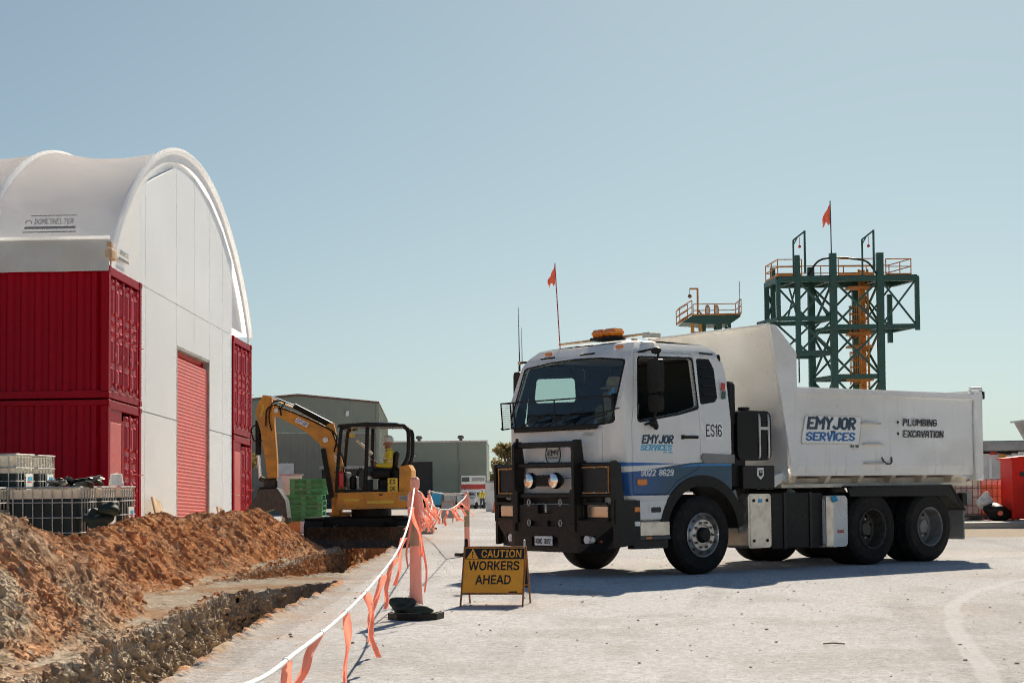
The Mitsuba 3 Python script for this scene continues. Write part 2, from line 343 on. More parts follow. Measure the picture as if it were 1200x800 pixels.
put('terrain', _up, 'm_soil', smooth=False, kind='structure', label='red brown spoil heap and open trench cut along the left of the gravel yard')
def ground_sheet():
    xs = np.unique(np.concatenate([[-1800, -600, -200, -80, -40, -20, X0, X1], np.linspace(-1.9, 20, 40), [40, 80, 200, 600, 1800]]))
    ys = np.unique(np.concatenate([[-1500, -300, -60, -10, 0, Y0, 35, Y1, 260], np.linspace(5, 60, 80), [80, 120, 180, 400, 900, 2500, 4500]]))
    X, Y = np.meshgrid(xs, ys); V = np.stack([X, Y, ground_z(Y)], -1).reshape(-1, 3); n, m = X.shape; F = []
    for j in range(n - 1):
        for i in range(m - 1):
            if X0 <= xs[i] < X1 and Y0 <= ys[j] < Y1: continue
            a = j * m + i; F += [[a, a + 1, a + m + 1], [a, a + m + 1, a + m]]
    return trimesh.Trimesh(V, F, process=False)
put('ground', ground_sheet(), 'm_gravel', smooth=True, kind='structure', label='pale crushed limestone yard')
def lump(r, seed, flat=.7, det=1):
    m = trimesh.creation.icosphere(det, r); v = m.vertices
    k = meshkit.noise(v / r * 1.3 + seed * 7.1, seed) - .5
    m.vertices = v * (1 + .9 * k[:, None]) * [1, 1, flat]; return m
def scatter(pos, sizes, flat=.7, det=0):
    base = [lump(1, s, flat, det) for s in range(8)]; out = B()
    for (x, y, z), r in zip(pos, sizes):
        out.add(base[RNG.integers(8)], mat((x, y, z + r * .25), RNG.uniform(0, 6.3), RNG.uniform(-.4, .4), s=r))
    return out
# loose clods on the heap, pebbles on the yard
pos, sz = [], []
while len(pos) < 9000:
    y = RNG.uniform(8.5, 34); x = RNG.uniform(-6.6, -2.9); z = ter_z(x, y)
    if z > .02: pos.append((x, y, z)); sz.append(float(np.clip(RNG.lognormal(-4.45, .5), .006, .045)) if len(pos) % 160 else RNG.uniform(.05, .085))
put('soil_clods', scatter(pos, sz, .8), 'm_soil', kind='stuff', label='loose clods and stones lying on the spoil heap')
_pts, _fi = trimesh.sample.sample_surface(_dn, 26000, seed=5); _keep = (_pts[:, 2] > -.9 + ground_z(_pts[:, 1])) & (_pts[:, 1] < 33.5) & (_pts[:, 0] < -2.6)
_pts = _pts[_keep][:11000]
put('wall_clods', scatter(_pts - [0, 0, .004], np.clip(RNG.lognormal(-4.05, .55, len(_pts)), .007, .06), .85), 'm_soil', kind='stuff', label='crumbly clods bedded in the cut face of the trench')
pos = [(RNG.uniform(-2.0, 7), RNG.uniform(9.5, 32)) for _ in range(700)]
P('m_pebble', proc(lambda p, n, uv: mix((.10, .085, .07), (.40, .36, .31), cell_rand(p.x * 8, p.y * 8))), .9)
put('pebbles', scatter([(x, y, 0) for x, y in pos], np.clip(RNG.lognormal(-4.9, .5, 700), .004, .018), .6), 'm_pebble', kind='stuff', label='loose pebbles strewn over the gravel yard')

# ---------------------------------------------------------------- fabric shelter on stacked containers
TILT = mat((-7.822, 32.604, .385), 0) @ trimesh.transformations.euler_matrix(0, 0, -math.pi / 2 + math.pi / 2 - .0436) @ trimesh.transformations.rotation_matrix(-.03, [1, 0, 0])
# local frame of the hall: x outwards (towards the yard), y along the end wall (away from the camera), z up; base of the containers at z = 0
HM = TILT
def archz(D):
    t = np.clip((7.0 - np.asarray(D, float)) / 7.0, -1, 1); return 4.92 + 3.95 * (1 - t * t) ** .72
P('m_cred', worn((.31, .0008, .012), .06, .7, (.2, .02, .02), .04, 3.), .38, spec=.12)
P('m_credend', worn((.46, .006, .022), .10, 1.5, (.3, .08, .07), .12, 6.), .30, cc=.6)
P('m_panel', worn((.77, .80, .83), .04, .5, (.6, .57, .52), .06, 3.), .45)
def fab(p, n, uv):
    a = fbm(p.x * .7, p.y * .7, p.z * 1.3, 3); return mix((.96, .97, .98), (.92, .93, .95), smoothstep(.4, .7, a))
scene['m_fabric'] = {'type': 'principledthin', 'base_color': proc(fab), 'roughness': .5, 'diff_trans': 1.25}
P('m_shutter', worn((.62, .115, .105), .10, 2, (.5, .3, .25), .15), .45)
CL, CW, CH = 12.19, 2.44, 2.59
def corr(L, H, pitch=.278, dep=.052, nz=1):
    """corrugated sheet along x, standing in xz, facing -y"""
    prof = []; x = 0
    while x < L - 1e-6:
        for u, d in ((0, 0), (.09, 0), (.139, 1), (.229, 1)):
            if x + u <= L: prof.append((x + u, d * dep))
        x += pitch
    prof.append((L, 0)); prof = np.array(prof); k = len(prof)
    V = np.vstack([np.stack([prof[:, 0], prof[:, 1], np.full(k, h)], 1) for h in (0, H)])
    i = np.arange(k - 1); return trimesh.Trimesh(V, np.vstack([np.stack([i, i + 1, i + k + 1], 1), np.stack([i, i + k + 1, i + k], 1)]), process=False)
def door_leaf(w, h, bosses, seed):
    """pressed door leaf in yz at x = 0 facing +x with raised rounded bosses (y0, y1, z0, z1)"""
    ys, zs = np.linspace(0, w, 46), np.linspace(0, h, 110); Y, Z = np.meshgrid(ys, zs); X = np.zeros_like(Y)
    for a, b, c, d in bosses:
        s = np.minimum.reduce([Y - a, b - Y, Z - c, d - Z]); X = np.maximum(X, .055 * np.sin(np.clip(s / .07, 0, 1) * math.pi / 2))
    V = np.stack([X, Y, Z], -1).reshape(-1, 3); n, m = Y.shape; i = (np.arange(n - 1)[:, None] * m + np.arange(m - 1)).ravel()
    return trimesh.Trimesh(V, np.vstack([np.stack([i, i + 1, i + m + 1], 1), np.stack([i, i + m + 1, i + m], 1)]), process=False)
def container(y0, z0, label, variant, length=CL):
    t = thing('shipping_container', label, 'container', 'red containers carrying the fabric shelter')
    M = HM @ mat((0, y0, z0)); r = 'm_cred'
    fr = B()
    for y in (.08, CW - .08):
        for x in (-.08, -length + .08): fr.box((x, y, CH / 2), (.155, .155, CH - .24), .01)
        fr.box((-length / 2, y, .075), (length - .33, .10, .15), .008).box((-length / 2, y, CH - .06), (length - .33, .09, .11), .008)
    for x in (-.07, -length + .07):
        fr.box((x, CW / 2, .08), (.12, CW - .33, .15), .01).box((x, CW / 2, CH - .09), (.12, CW - .33, .17), .01)
    put(f'{t}__frame', fr, r, M, auto=False)
    for y in (.081, CW - .081):
        for x in (-.08, -length + .08):
            for z in (.06, CH - .06): put(f'{t}__corner_casting', cbox(.178, .17, .118, .012), r, M @ mat((x, y, z)))
    for k, y in enumerate((.05, CW - .085)):
        s = corr(length - .33, CH - .26); s.apply_translation([-length + .165, y, .15])
        put(f'{t}__side_panel', s, r, M)
    put(f'{t}__roof', cbox(length - .2, CW - .2, .02), 'm_plainwhite', M @ mat((-length / 2, CW / 2, CH - .03)))
    w = CW / 2 - .17
    if variant == 0: rows = [(.10, .44), (.52, .98), (1.05, 1.18), (1.25, 1.38), (1.45, 2.0), (2.08, 2.2)]
    else: rows = [(.12, .4), (.5, .62), (.70, .86), (.95, 1.12), (1.22, 1.38), (1.46, 1.98), (2.06, 2.18)]
    for k in range(2):
        if variant and k == 0:
            continue
        bs = [(a, a + .22, c, d) for a in (.07, .39, .71) for c, d in rows]
        leaf = door_leaf(w, CH - .42, bs, k); d = put(f'{t}__door', leaf, 'm_credend', M @ mat((-.05, .165 + k * (w + .01), .17)), smooth=40)
        for j, yy in enumerate((.28, .80)):
            rod = B().cyl((.06, yy, .0), (.06, yy, CH - .40), .02, 10)
            for zz in (.1, .7, 1.5, 2.1): rod.box((.05, yy, zz), (.05, .10, .07), .006)
            rod.bar((.09, yy, 1.0), (.10, yy + .33, 1.03), .035, .015)
            put(f'{d}__lock_rod', rod, 'm_credend', M @ mat((-.05, .165 + k * (w + .01), .17)))
    if variant:                              # doorway fitted with a flat personnel door
        put(f'{t}__office_door', cbox(.05, w - .28, 1.98, .006), 'm_shutter', M @ mat((-.045, .165 + .14 + (w - .28) / 2 - .10, 1.17)), label='flat salmon red personnel door let into the container end')
        put(f'{t}__door_surround', B().box((-.05, .165 + w - .1, 1.15), (.05, .2, CH - .44)).box((-.05, .165 + w / 2 - .1, 2.28), (.05, w - .2, .28)), r, M)
        put(f'{t}__door_handle', B().cyl((-.02, .32, 1.0), (.05, .32, 1.0), .015).cyl((.05, .32, 1.0), (.05, .46, 1.0), .014), 'm_steel', M)
    return t
container(0, 0, 'lower near red container with a flat office door behind the liquid tanks', 1)
container(0, CH + .03, 'upper near red container with pressed doors under the shelter skirt', 0)
container(11.62, 0, 'lower far red container beyond the roller door behind the digger bucket', 1)
container(11.62, CH + .03, 'upper far red container at the far foot of the arch', 0)

sh = thing('fabric_shelter', 'white arched fabric shelter with panelled end wall spanning the red containers', 'building')
def arch_poly(inset=0.0, z0=0.0, n=90):
    D = 7 + 6.80 * np.sin(np.linspace(-math.pi / 2, math.pi / 2, n)); p = [(d, archz(d)) for d in D]
    return Polygon([(D[0], z0)] + p + [(D[-1], z0)]).buffer(-inset)
# barrel skin with sag between ribs
def barrel():
    ribs = np.array([0.0, -2.75, -5.5, -8.25, -11.0, -13.75]); xs = np.concatenate([np.linspace(a, b, 15)[:-1] for a, b in zip(ribs, ribs[1:])] + [[ribs[-1]]])
    D = 7 + 6.80 * np.sin(np.linspace(-math.pi / 2, math.pi / 2, 110)); Z = archz(D)
    g = np.gradient(np.stack([D, Z], 1), axis=0); nrm = np.stack([-g[:, 1], g[:, 0]], 1); nrm /= np.linalg.norm(nrm, axis=1, keepdims=True)
    V = []
    for x in xs:
        u = ((-x) % 2.75) / 2.75; sag = .17 * (np.sin(math.pi * u) ** .8 if 0 < u < 1 else 0)
        arc = np.linspace(0, 1, len(D)); k = np.sin(np.pi * np.clip(arc, .0, 1)) ** .5
        pts = np.stack([np.full_like(D, x * 1.3), D, Z], 1); w = meshkit.fbm(pts * .55, 3, 5) - .5
        # creases drawn diagonally from the foot of each rib
        cr = .05 * np.maximum(0, np.sin(14 * (x * .55 + Z * .75))) ** 4 * np.exp(-((Z - 6.1) / .75) ** 2) * (D < 7) * np.clip(u * (1 - u) * 6, 0, 1)
        off = -sag * k * (1 - .2 * w * 4) + .05 * w * (0 < u < 1) + cr
        V.append(np.stack([np.full_like(D, x), D + nrm[:, 0] * off, Z + nrm[:, 1] * off], 1))
    V = np.vstack(V); m = len(D); i = (np.arange(len(xs) - 1)[:, None] * m + np.arange(m - 1)).ravel()
    return trimesh.Trimesh(V, np.vstack([np.stack([i, i + m, i + m + 1], 1), np.stack([i, i + m + 1, i + 1], 1)]), process=False)
put(f'{sh}__fabric_roof', barrel(), 'm_fabric', HM, smooth=True)
arc = [(0, d, archz(d)) for d in 7 + 6.80 * np.sin(np.linspace(-math.pi / 2, math.pi / 2, 80))]
for x in (0.0, -2.75, -5.5, -8.25):
    put(f'{sh}__arch_rib', sweep(np.array(arc) + [x, 0, -.035], .075, 10), 'm_fabric', HM, smooth=40)
ring = arch_poly(.0, 5.20).difference(arch_poly(.30, 4.6).union(sbox(2.2, 4, 11.8, 5.21)))
P('m_fabric_lined', proc(lambda p, n, uv: mix((.80, .81, .82), (.72, .73, .74), fbm(p.x, p.y, p.z * .7, 3))), .5)
put(f'{sh}__gable_hem', B().prism(ring, .02, 'x', -.03), 'm_fabric_lined', HM)
put(f'{sh}__gable_sheet', B().prism(arch_poly(.26, 5.21), .02, 'x', -.16), 'm_fabric_lined', HM)
put(f'{sh}__gable_flap', B().prism(arch_poly(.02, 5.20).intersection(sbox(.1, 5.19, 2.62, 9)), .012, 'x', -.055), 'm_fabric_lined', HM, label='white fabric flap closing the corner above the near container')
sk = B(); xs = np.linspace(0.02, -12.3, 60); zs = np.linspace(5.08, 5.74, 7); V = np.array([(x, -.05 - .03 * math.sin(x * 5 + z * 3) * (5.74 - z) - .05 * (5.74 - z), z) for z in zs for x in xs])
i = (np.arange(6)[:, None] * 60 + np.arange(59)).ravel(); sk.add(trimesh.Trimesh(V, np.vstack([np.stack([i, i + 60, i + 61], 1), np.stack([i, i + 61, i + 1], 1)]), process=False))
P('m_skirt', worn((.56, .57, .55), .12, 1.3, (.5, .42, .3), .2, 6.), .5)
put(f'{sh}__skirt', sk, 'm_skirt', HM, smooth=True, label='hanging grey white fabric skirt along the container roof edge')
put(f'{sh}__tension_pipe', B().cyl((.02, -.06, 5.74), (-12.3, -.06, 5.74), .035, 10), 'm_fabric', HM)
put(f'{sh}__corner_bracket', B().box((.0, .1, 5.42), (.16, .34, .2), .02).box((.02, -.02, 5.6), (.1, .14, .1), .01), 'm_timber', HM)
# end wall of insulated panels
door = sbox(5.66, -.2, 8.92, 4.22); dn = [2.47, 2.86, 5.58, 7.3, 8.98, 10.4, 11.6]
inner = arch_poly(.34, 0)
for k, (a, b) in enumerate(zip(dn, dn[1:])):
    for z0, z1 in ((-.3, 2.55), (2.55, 5.2), (5.2, 9.5)):
        g = Polygon([(a + .014, z0 + .012), (b - .014, z0 + .012), (b - .014, min(z1 - .012, float(archz(b)) - .40)), (a + .014, min(z1 - .012, float(archz(a)) - .40))]).intersection(inner).difference(door.buffer(.05, join_style=2))
        for q in getattr(g, 'geoms', [g]):
            if q.area > .02: put(f'{sh}__wall_panel', B().prism(q, .06, 'x', -.10), 'm_panel', HM)
put(f'{sh}__wall_backing', B().prism(sbox(2.47, -.3, 11.6, 5.2).difference(door), .02, 'x', -.125), 'm_midgrey', HM)
jb = B()
for y in (5.65, 8.93): jb.box((-.115, y, 2.0), (.15, .07, 4.5))
jb.box((-.115, 7.29, 4.235), (.15, 3.22, .07))
put(f'{sh}__door_frame', jb, 'm_midgrey', HM)
rd = f'{sh}__roller_door'
put(rd, B().box((-.40, 7.29, 4.30), (.36, 3.24, .34), .05), 'm_shutter', HM, auto=False, label='red roller door between the white wall panels')
sl = ax(poly_prism(Polygon([(-.012, 0), (.012, .0), (.026, .03), (.026, .055), (.012, .082), (-.012, .082)]), 3.2), 'y'); sl.apply_translation([0, 1.6, 0])
slm = None
for k in range(52): put(f'{rd}__slat', sl, 'm_shutter', HM @ mat((-.105, 7.29, -.25 + k * .082)))
for yy, ll in ((4.0, 3.1), (10.3, 2.5)): put(f'{sh}__base_flashing', cbox(.03, ll, .2), 'm_galv', HM @ mat((-.02, yy, .02)))
# printed maker's marks on the fabric
def sign_on_roof(s, x, D0, w, h):
    z = float(archz(D0)); z2 = float(archz(D0 + .25)); sl_ = math.atan2(z2 - z, .25)
    return HM @ mat((x, D0, z)) @ trimesh.transformations.rotation_matrix(-(math.pi / 2 - sl_) , [1, 0, 0]) @ mat((0, .05, 0))
lg = B().add(text('DOMESHELTER', .13, .78, bold=False), mat((-.62, 0, .16))).box((-.30, 0, .08), (1.02, .01, .05)).box((-.30, 0, -.02), (1.06, .01, .02)).box((-.25, 0, .36), (.92, .01, .015))
lg.add(sweep([(-.74 + .06 * math.cos(a), -.005, .18 + .07 * math.sin(a)) for a in np.linspace(0, math.pi, 9)], .01, 6))
put(f'{sh}__printed_mark', lg, 'm_grey', HM @ mat((-1.0, .36, 5.96)) @ trimesh.transformations.rotation_matrix(-.38, [1, 0, 0]), label='small dark printed band with lettering low on the fabric')
put(f'{sh}__gable_mark', B().add(text('DOMESHELTER', .10, .62, bold=False), mat((0, 0, .14))).box((.30, 0, .06), (.7, .01, .05)), 'm_grey', HM @ mat((.0, .75, 5.40), math.pi / 2))
# timber offcuts against the wall
k = put('timber_offcut', B().box((0, 0, .6), (.04, .62, 1.25), .004), 'm_timber', HM @ mat((.42, 3.05, -.45), 0, -.18, -.28), label='pale sheet of timber leaning on the white wall left of the roller door', cat='board')
k = put('timber_trestle', B().box((0, -.2, .45), (.04, .05, .95)).box((0, .2, .45), (.04, .05, .95)).box((0, 0, .9), (.04, .45, .05)), 'm_timber', HM @ mat((.30, 9.3, -.25), 0, 0, -.2), label='small timber frame leaning right of the roller door', cat='frame')

# ---------------------------------------------------------------- tipper truck (local: x to the rear, near side y < 0, origin under the front axle)
_th = 0.6617; _c, _s = math.cos(_th), math.sin(_th)
TM = np.array([[_c, -_s, 0, 1.7639], [_s, _c, 0, 23.4536], [0, 0, 1, 0], [0, 0, 0, 1.0]])
tr = thing('tipper_truck', 'white tipper truck with blue stripe and black bull bar parked on the gravel', 'truck')
def tp(name, m, bsdf, smooth=False, label=None, M=None, parent=None):
    return put(f'{parent or tr}__{name}', m, bsdf, TM if M is None else TM @ M, smooth=smooth, label=label)
def livery(p, n, uv):
    dx, dy = p.x - TM[0, 3], p.y - TM[1, 3]; x = dx * _c + dy * _s; z = p.z
    col = mix((.74, .735, .71), (.66, .645, .61), .5 * fbm(x * 1.5, z * 1.5, dy, 3))
    yt = -dx * _s + dy * _c; top = 1.365 + .13 * smoothstep(-1.45, .1, x)
    low = 1.06 + 0 * x
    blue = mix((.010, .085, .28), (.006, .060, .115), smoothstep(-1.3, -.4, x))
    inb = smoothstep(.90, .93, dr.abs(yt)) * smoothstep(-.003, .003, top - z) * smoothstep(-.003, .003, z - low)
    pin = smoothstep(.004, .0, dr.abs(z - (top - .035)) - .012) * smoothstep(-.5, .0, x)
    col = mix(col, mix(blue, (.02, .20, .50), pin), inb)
    u = dr.clip((x + 1.6) / 1.28, 0, 1); up = 1.500 - .025 * u; th = .068 * (1 - u)
    wedge = smoothstep(.90, .93, dr.abs(yt)) * smoothstep(-.003, .003, up - z) * smoothstep(-.003, .003, z - (up - th)) * smoothstep(-.33, -.36, x)
    col = mix(col, (.015, .12, .40), wedge)
    dust = smoothstep(1.9, .5, z) * fbm(x * 5, dy * 5, z * 9, 3) + .25 * smoothstep(.55, .8, fbm(x * 9, dy * 9, z * .9, 3))
    return mix(col, (.38, .29, .21), (.40 - .30 * inb) * dust)
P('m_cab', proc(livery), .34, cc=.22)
def rrect(x0, y0, x1, y1, r): return sbox(x0 + r, y0 + r, x1 - r, y1 - r).buffer(r, quad_segs=8)
def cab_solid(ins=0.0, floor=None):
    prof = Polygon([(-1.50, .74), (-1.53, 1.1), (-1.53, 1.45), (-1.47, 1.95), (-1.17, 2.84), (-1.09, 2.95), (-.95, 3.08), (-.55, 3.16), (.05, 3.155), (.34, 3.09), (.50, 2.91), (.565, 2.68), (.585, 1.45), (.585, 1.22), (.52, .74)])
    prof = prof.buffer(-.05).buffer(.05, quad_segs=6)
    if ins == 0.0: prof = prof.difference(Point(0.02, .52).buffer(.79, quad_segs=20))
    plan = sbox(-1.55, -1.22, .6, 1.22); bow = Polygon([(-1.10, -1.22), (-1.32, -1.18), (-1.44, -1.04), (-1.50, -.8), (-1.53, -.45), (-1.54, 0), (-1.53, .45), (-1.50, .8), (-1.44, 1.04), (-1.32, 1.18), (-1.10, 1.22), (.6, 1.22), (.6, -1.22)]).buffer(-.04).buffer(.04)
    front = Polygon([(-1.22, .5), (-1.22, 2.0), (-1.205, 2.15), (-1.12, 2.88), (-1.08, 2.98), (-.98, 3.08), (-.5, 3.16), (0, 3.175), (.5, 3.16), (.98, 3.08), (1.08, 2.98), (1.12, 2.88), (1.205, 2.15), (1.22, 2.0), (1.22, .5)])
    if ins: prof, bow, front = prof.buffer(-ins), bow.buffer(-ins), front.buffer(-ins)
    a = ax(poly_prism(prof, 2.6), 'y'); a.apply_translation([0, 1.3, 0])
    b = poly_prism(bow, 4); c = ax(poly_prism(front, 4), 'x'); c.apply_translation([-2, 0, 0])
    # lean the plan section back with the screen above the waist so that the pillars stay on the skin
    s = mani(a) ^ mani(b) ^ mani(c)
    if floor is not None: s = s.trim_by_plane((0, 0, 1), floor)
    return s
def side_prism(pts, r=.0, y0=-2.0, y1=2.0):
    g = Polygon(pts)
    if r: g = g.buffer(-r).buffer(r, quad_segs=6)
    m = ax(poly_prism(g, y1 - y0), 'y'); m.apply_translation([0, y1, 0]); return mani(m)
def front_prism(pts, r, x0, x1):
    g = Polygon(pts)
    if r: g = g.buffer(-r).buffer(r, quad_segs=6)
    m = ax(poly_prism(g, x1 - x0), 'x'); m.apply_translation([x0, 0, 0]); return mani(m)
def outer(m, d):
    'the outward sheet of a thin pane'
    return trimesh.Trimesh(m.vertices, m.faces[m.face_normals @ np.array(d, float) > .25], process=False)
WS = [(-1.06, 2.02), (-1.03, 2.82), (-.5, 2.875), (0, 2.89), (.5, 2.875), (1.03, 2.82), (1.06, 2.02), (.6, 1.985), (0, 1.975), (-.6, 1.985)]
DW = [(-1.115, 2.03), (-1.02, 2.855), (-.06, 2.875), (-.03, 2.235), (-.35, 2.15)]
solid, hollow = cab_solid(), cab_solid(.055, 1.18)
shell = solid - hollow
wsP, dwP = front_prism(WS, .06, -2.2, -.86), side_prism(DW, .05)
shell = shell - wsP - dwP
rearwin = front_prism([(-.6, 2.15), (-.6, 2.65), (.6, 2.65), (.6, 2.15)], .05, .4, .9)
doorP = side_prism([(-1.205, 1.075), (-1.215, 2.0), (-1.085, 2.93), (-.02, 2.95), (.0, 1.55), (-.06, 1.40), (-.42, 1.25), (-.62, 1.075)], .03)
doorIn = side_prism([(-1.199, 1.082), (-1.208, 2.0), (-1.079, 2.924), (-.027, 2.943), (-.007, 1.55), (-.066, 1.405), (-.425, 1.257), (-.624, 1.082)], .03)
body = shell - (doorP - doorIn) ^ solid
body = body - doorIn
# seams of the front panel
for yy in (-.92, .92): body = body - mani(trimesh.creation.box((.4, .008, 1.2), mat((-1.6, yy, 1.4))))
body = body - mani(trimesh.creation.box((.4, 1.86, .008), mat((-1.6, 0, 1.30))))
tp('cab', tri(body), 'm_cab', 28)
for sgn in (-1, 1):
    half = mani(trimesh.creation.box((4, 1.0, 4), mat((0, sgn * 1.0, 2))))
    d = tp('door', tri((shell ^ doorIn) ^ half), 'm_cab', 28)
    hd = B().box((-.20, sgn * 1.243, 1.825), (.29, .028, .038), .012).box((-.33, sgn * 1.232, 1.825), (.05, .03, .06), .01)
    tp('handle', hd, 'm_black', parent=d)
    skin = (cab_solid(.012) - cab_solid(.017)) ^ dwP ^ half
    if sgn > 0: tp('window_glass', outer(tri(skin), (0, sgn, .1)), 'm_glass', parent=d)      # the near window is wound down
    fr = (side_prism([(-1.135, 2.0), (-1.03, 2.88), (-.03, 2.90), (.0, 2.20), (-.35, 2.12)], .05) - side_prism(DW, .05)) ^ (solid - cab_solid(.03)) ^ half
    frm = tri(fr); frm.vertices[:, 1] += sgn * .003
    tp('window_frame', frm, 'm_black', parent=d)
    qp = side_prism([(.03, 2.26), (.03, 2.885), (.27, 2.885), (.345, 2.75), (.36, 2.36), (.30, 2.30)], .04) ^ (solid - cab_solid(.03)) ^ half
    q = tri(qp); q.vertices[:, 1] += sgn * .004
    q = tp('quarter_panel', q, 'm_black_gloss', label='dark louvred quarter panel behind the door window')
    for k in range(4): tp('louvre', B().box((.19, sgn * 1.178 + sgn * -.03 * (k - 1.5) * .55, 2.40 + .12 * k), (.22, .012, .022), .004), 'm_black', parent=q)
tp('windscreen', outer(tri((cab_solid(.012) - cab_solid(.017)) ^ wsP), (-1, 0, .3)), 'm_glass')
lining = (cab_solid(.056, 1.181) - cab_solid(.062, 1.187)) - wsP - dwP
tp('cab_lining', tri(lining), 'm_inner')
tp('headlining', cbox(1.35, 2.0, .03, .01), 'm_liner', M=mat((-.30, 0, 2.93)))
# inner trim of the far door narrows its opening
trim = (side_prism(DW, .05) - side_prism([(-.98, 2.36), (-.93, 2.70), (-.22, 2.74), (-.20, 2.40)], .06)) ^ mani(trimesh.creation.box((3, .02, 3), mat((0, 1.10, 2))))
tp('door_trim', tri(trim), 'm_inner')
# black screen surround
ws2 = front_prism([(y * 1.03, 2.435 + (z - 2.435) * 1.05) for y, z in WS], .06, -2.2, -.86)
m = tri((ws2 - wsP) ^ (solid - cab_solid(.03)).trim_by_plane((-1, 0, 0), .95)); m.vertices[:, 0] -= .003
tp('screen_seal', m, 'm_black')
tp('scuttle_panel', B().box((-1.515, 0, 1.965), (.03, 1.75, .07), .012), 'm_black')
for y, a in ((-.50, .5), (.2, .52), (.78, .5)):
    w = B().tube([(-1.53, y, 1.98), (-1.50, y - .25 * a * 2, 2.07), (-1.475, y - .52, 2.12)], .011, 6).bar((-1.49, y - .20, 2.10), (-1.46, y - .74, 2.19), .02, .012)
    tp('wiper', w, 'm_black')
# interior
ins = B().box((-1.2, 0, 1.77), (.38, 2.1, .34), .06).box((-1.22, .45, 1.98), (.22, .62, .16), .06)
tp('dashboard', ins, 'm_inner')
for y, nm in ((-.42, 'seat'), (.55, 'seat')):
    st = B().box((-.38, y, 1.62), (.5, .5, .16), .05).box((-.12, y, 2.0), (.14, .48, .68), .05, ry=.14).box((-.06, y, 2.42), (.09, .26, .2), .04)
    tp(nm, st, 'm_tan', M=mat((-.40 if y < 0 else 0, .14 if y < 0 else 0, 0)))
whl = sweep([(0, .225 * math.cos(a), .225 * math.sin(a)) for a in np.linspace(0, 2 * math.pi, 40)[:-1]], .016, 8, True)
sw = B().add(whl).bar((0, -.21, 0), (0, .21, 0), .03, .02).bar((0, 0, -.21), (0, 0, 0), .03, .02).cyl((0, 0, 0), (-.25, 0, 0), .03)
tp('steering_wheel', sw, 'm_black', True, M=mat((-.88, .55, 2.03), 0, 0, -.75))
# bull bar and bumper
plan = Polygon([(-1.70, -.66), (-1.70, .66), (-1.56, 1.22), (-1.42, 1.25), (-1.42, -1.25), (-1.56, -1.22)])
bp = poly_prism(plan, .62); bp.apply_translation([0, 0, .33]); bp = mani(bp)
bp = bp.trim_by_plane((.45, 0, 1), -.42)         # rake under the front edge
for sg_ in (-1, 1):
    q3 = np.array([(-1.60, sg_ * 1.26, .78), (-1.28, sg_ * 1.26, .38), (-1.70, sg_ * .70, .34)]); nn = np.cross(q3[1] - q3[0], q3[2] - q3[0]); nn /= np.linalg.norm(nn); nn *= np.sign(nn[2]); bp = bp.trim_by_plane(tuple(nn), float(nn @ q3[0]))
cut = lambda c, d: mani(trimesh.creation.box(d, mat(c)))
for c, d in (((-1.72, .0, .90), (.16, .30, .13)), ((-1.72, .19, .705), (.12, .24, .075)), ((-1.72, -.17, .705), (.12, .24, .075)), ((-1.62, .83, .50), (.2, .16, .10)), ((-1.62, -.83, .50), (.2, .24, .10)),
             ((-1.6, .93, .86), (.5, .50, .22)), ((-1.6, -.93, .86), (.5, .50, .22)), ((-1.74, 0, .46), (.14, .56, .13))): bp = bp - cut(c, d)
bm = tp('bumper', tri(bp), 'm_bar')
tp('bumper_back', B().box((-1.46, 0, .66), (.06, 2.36, .56)), 'm_black')
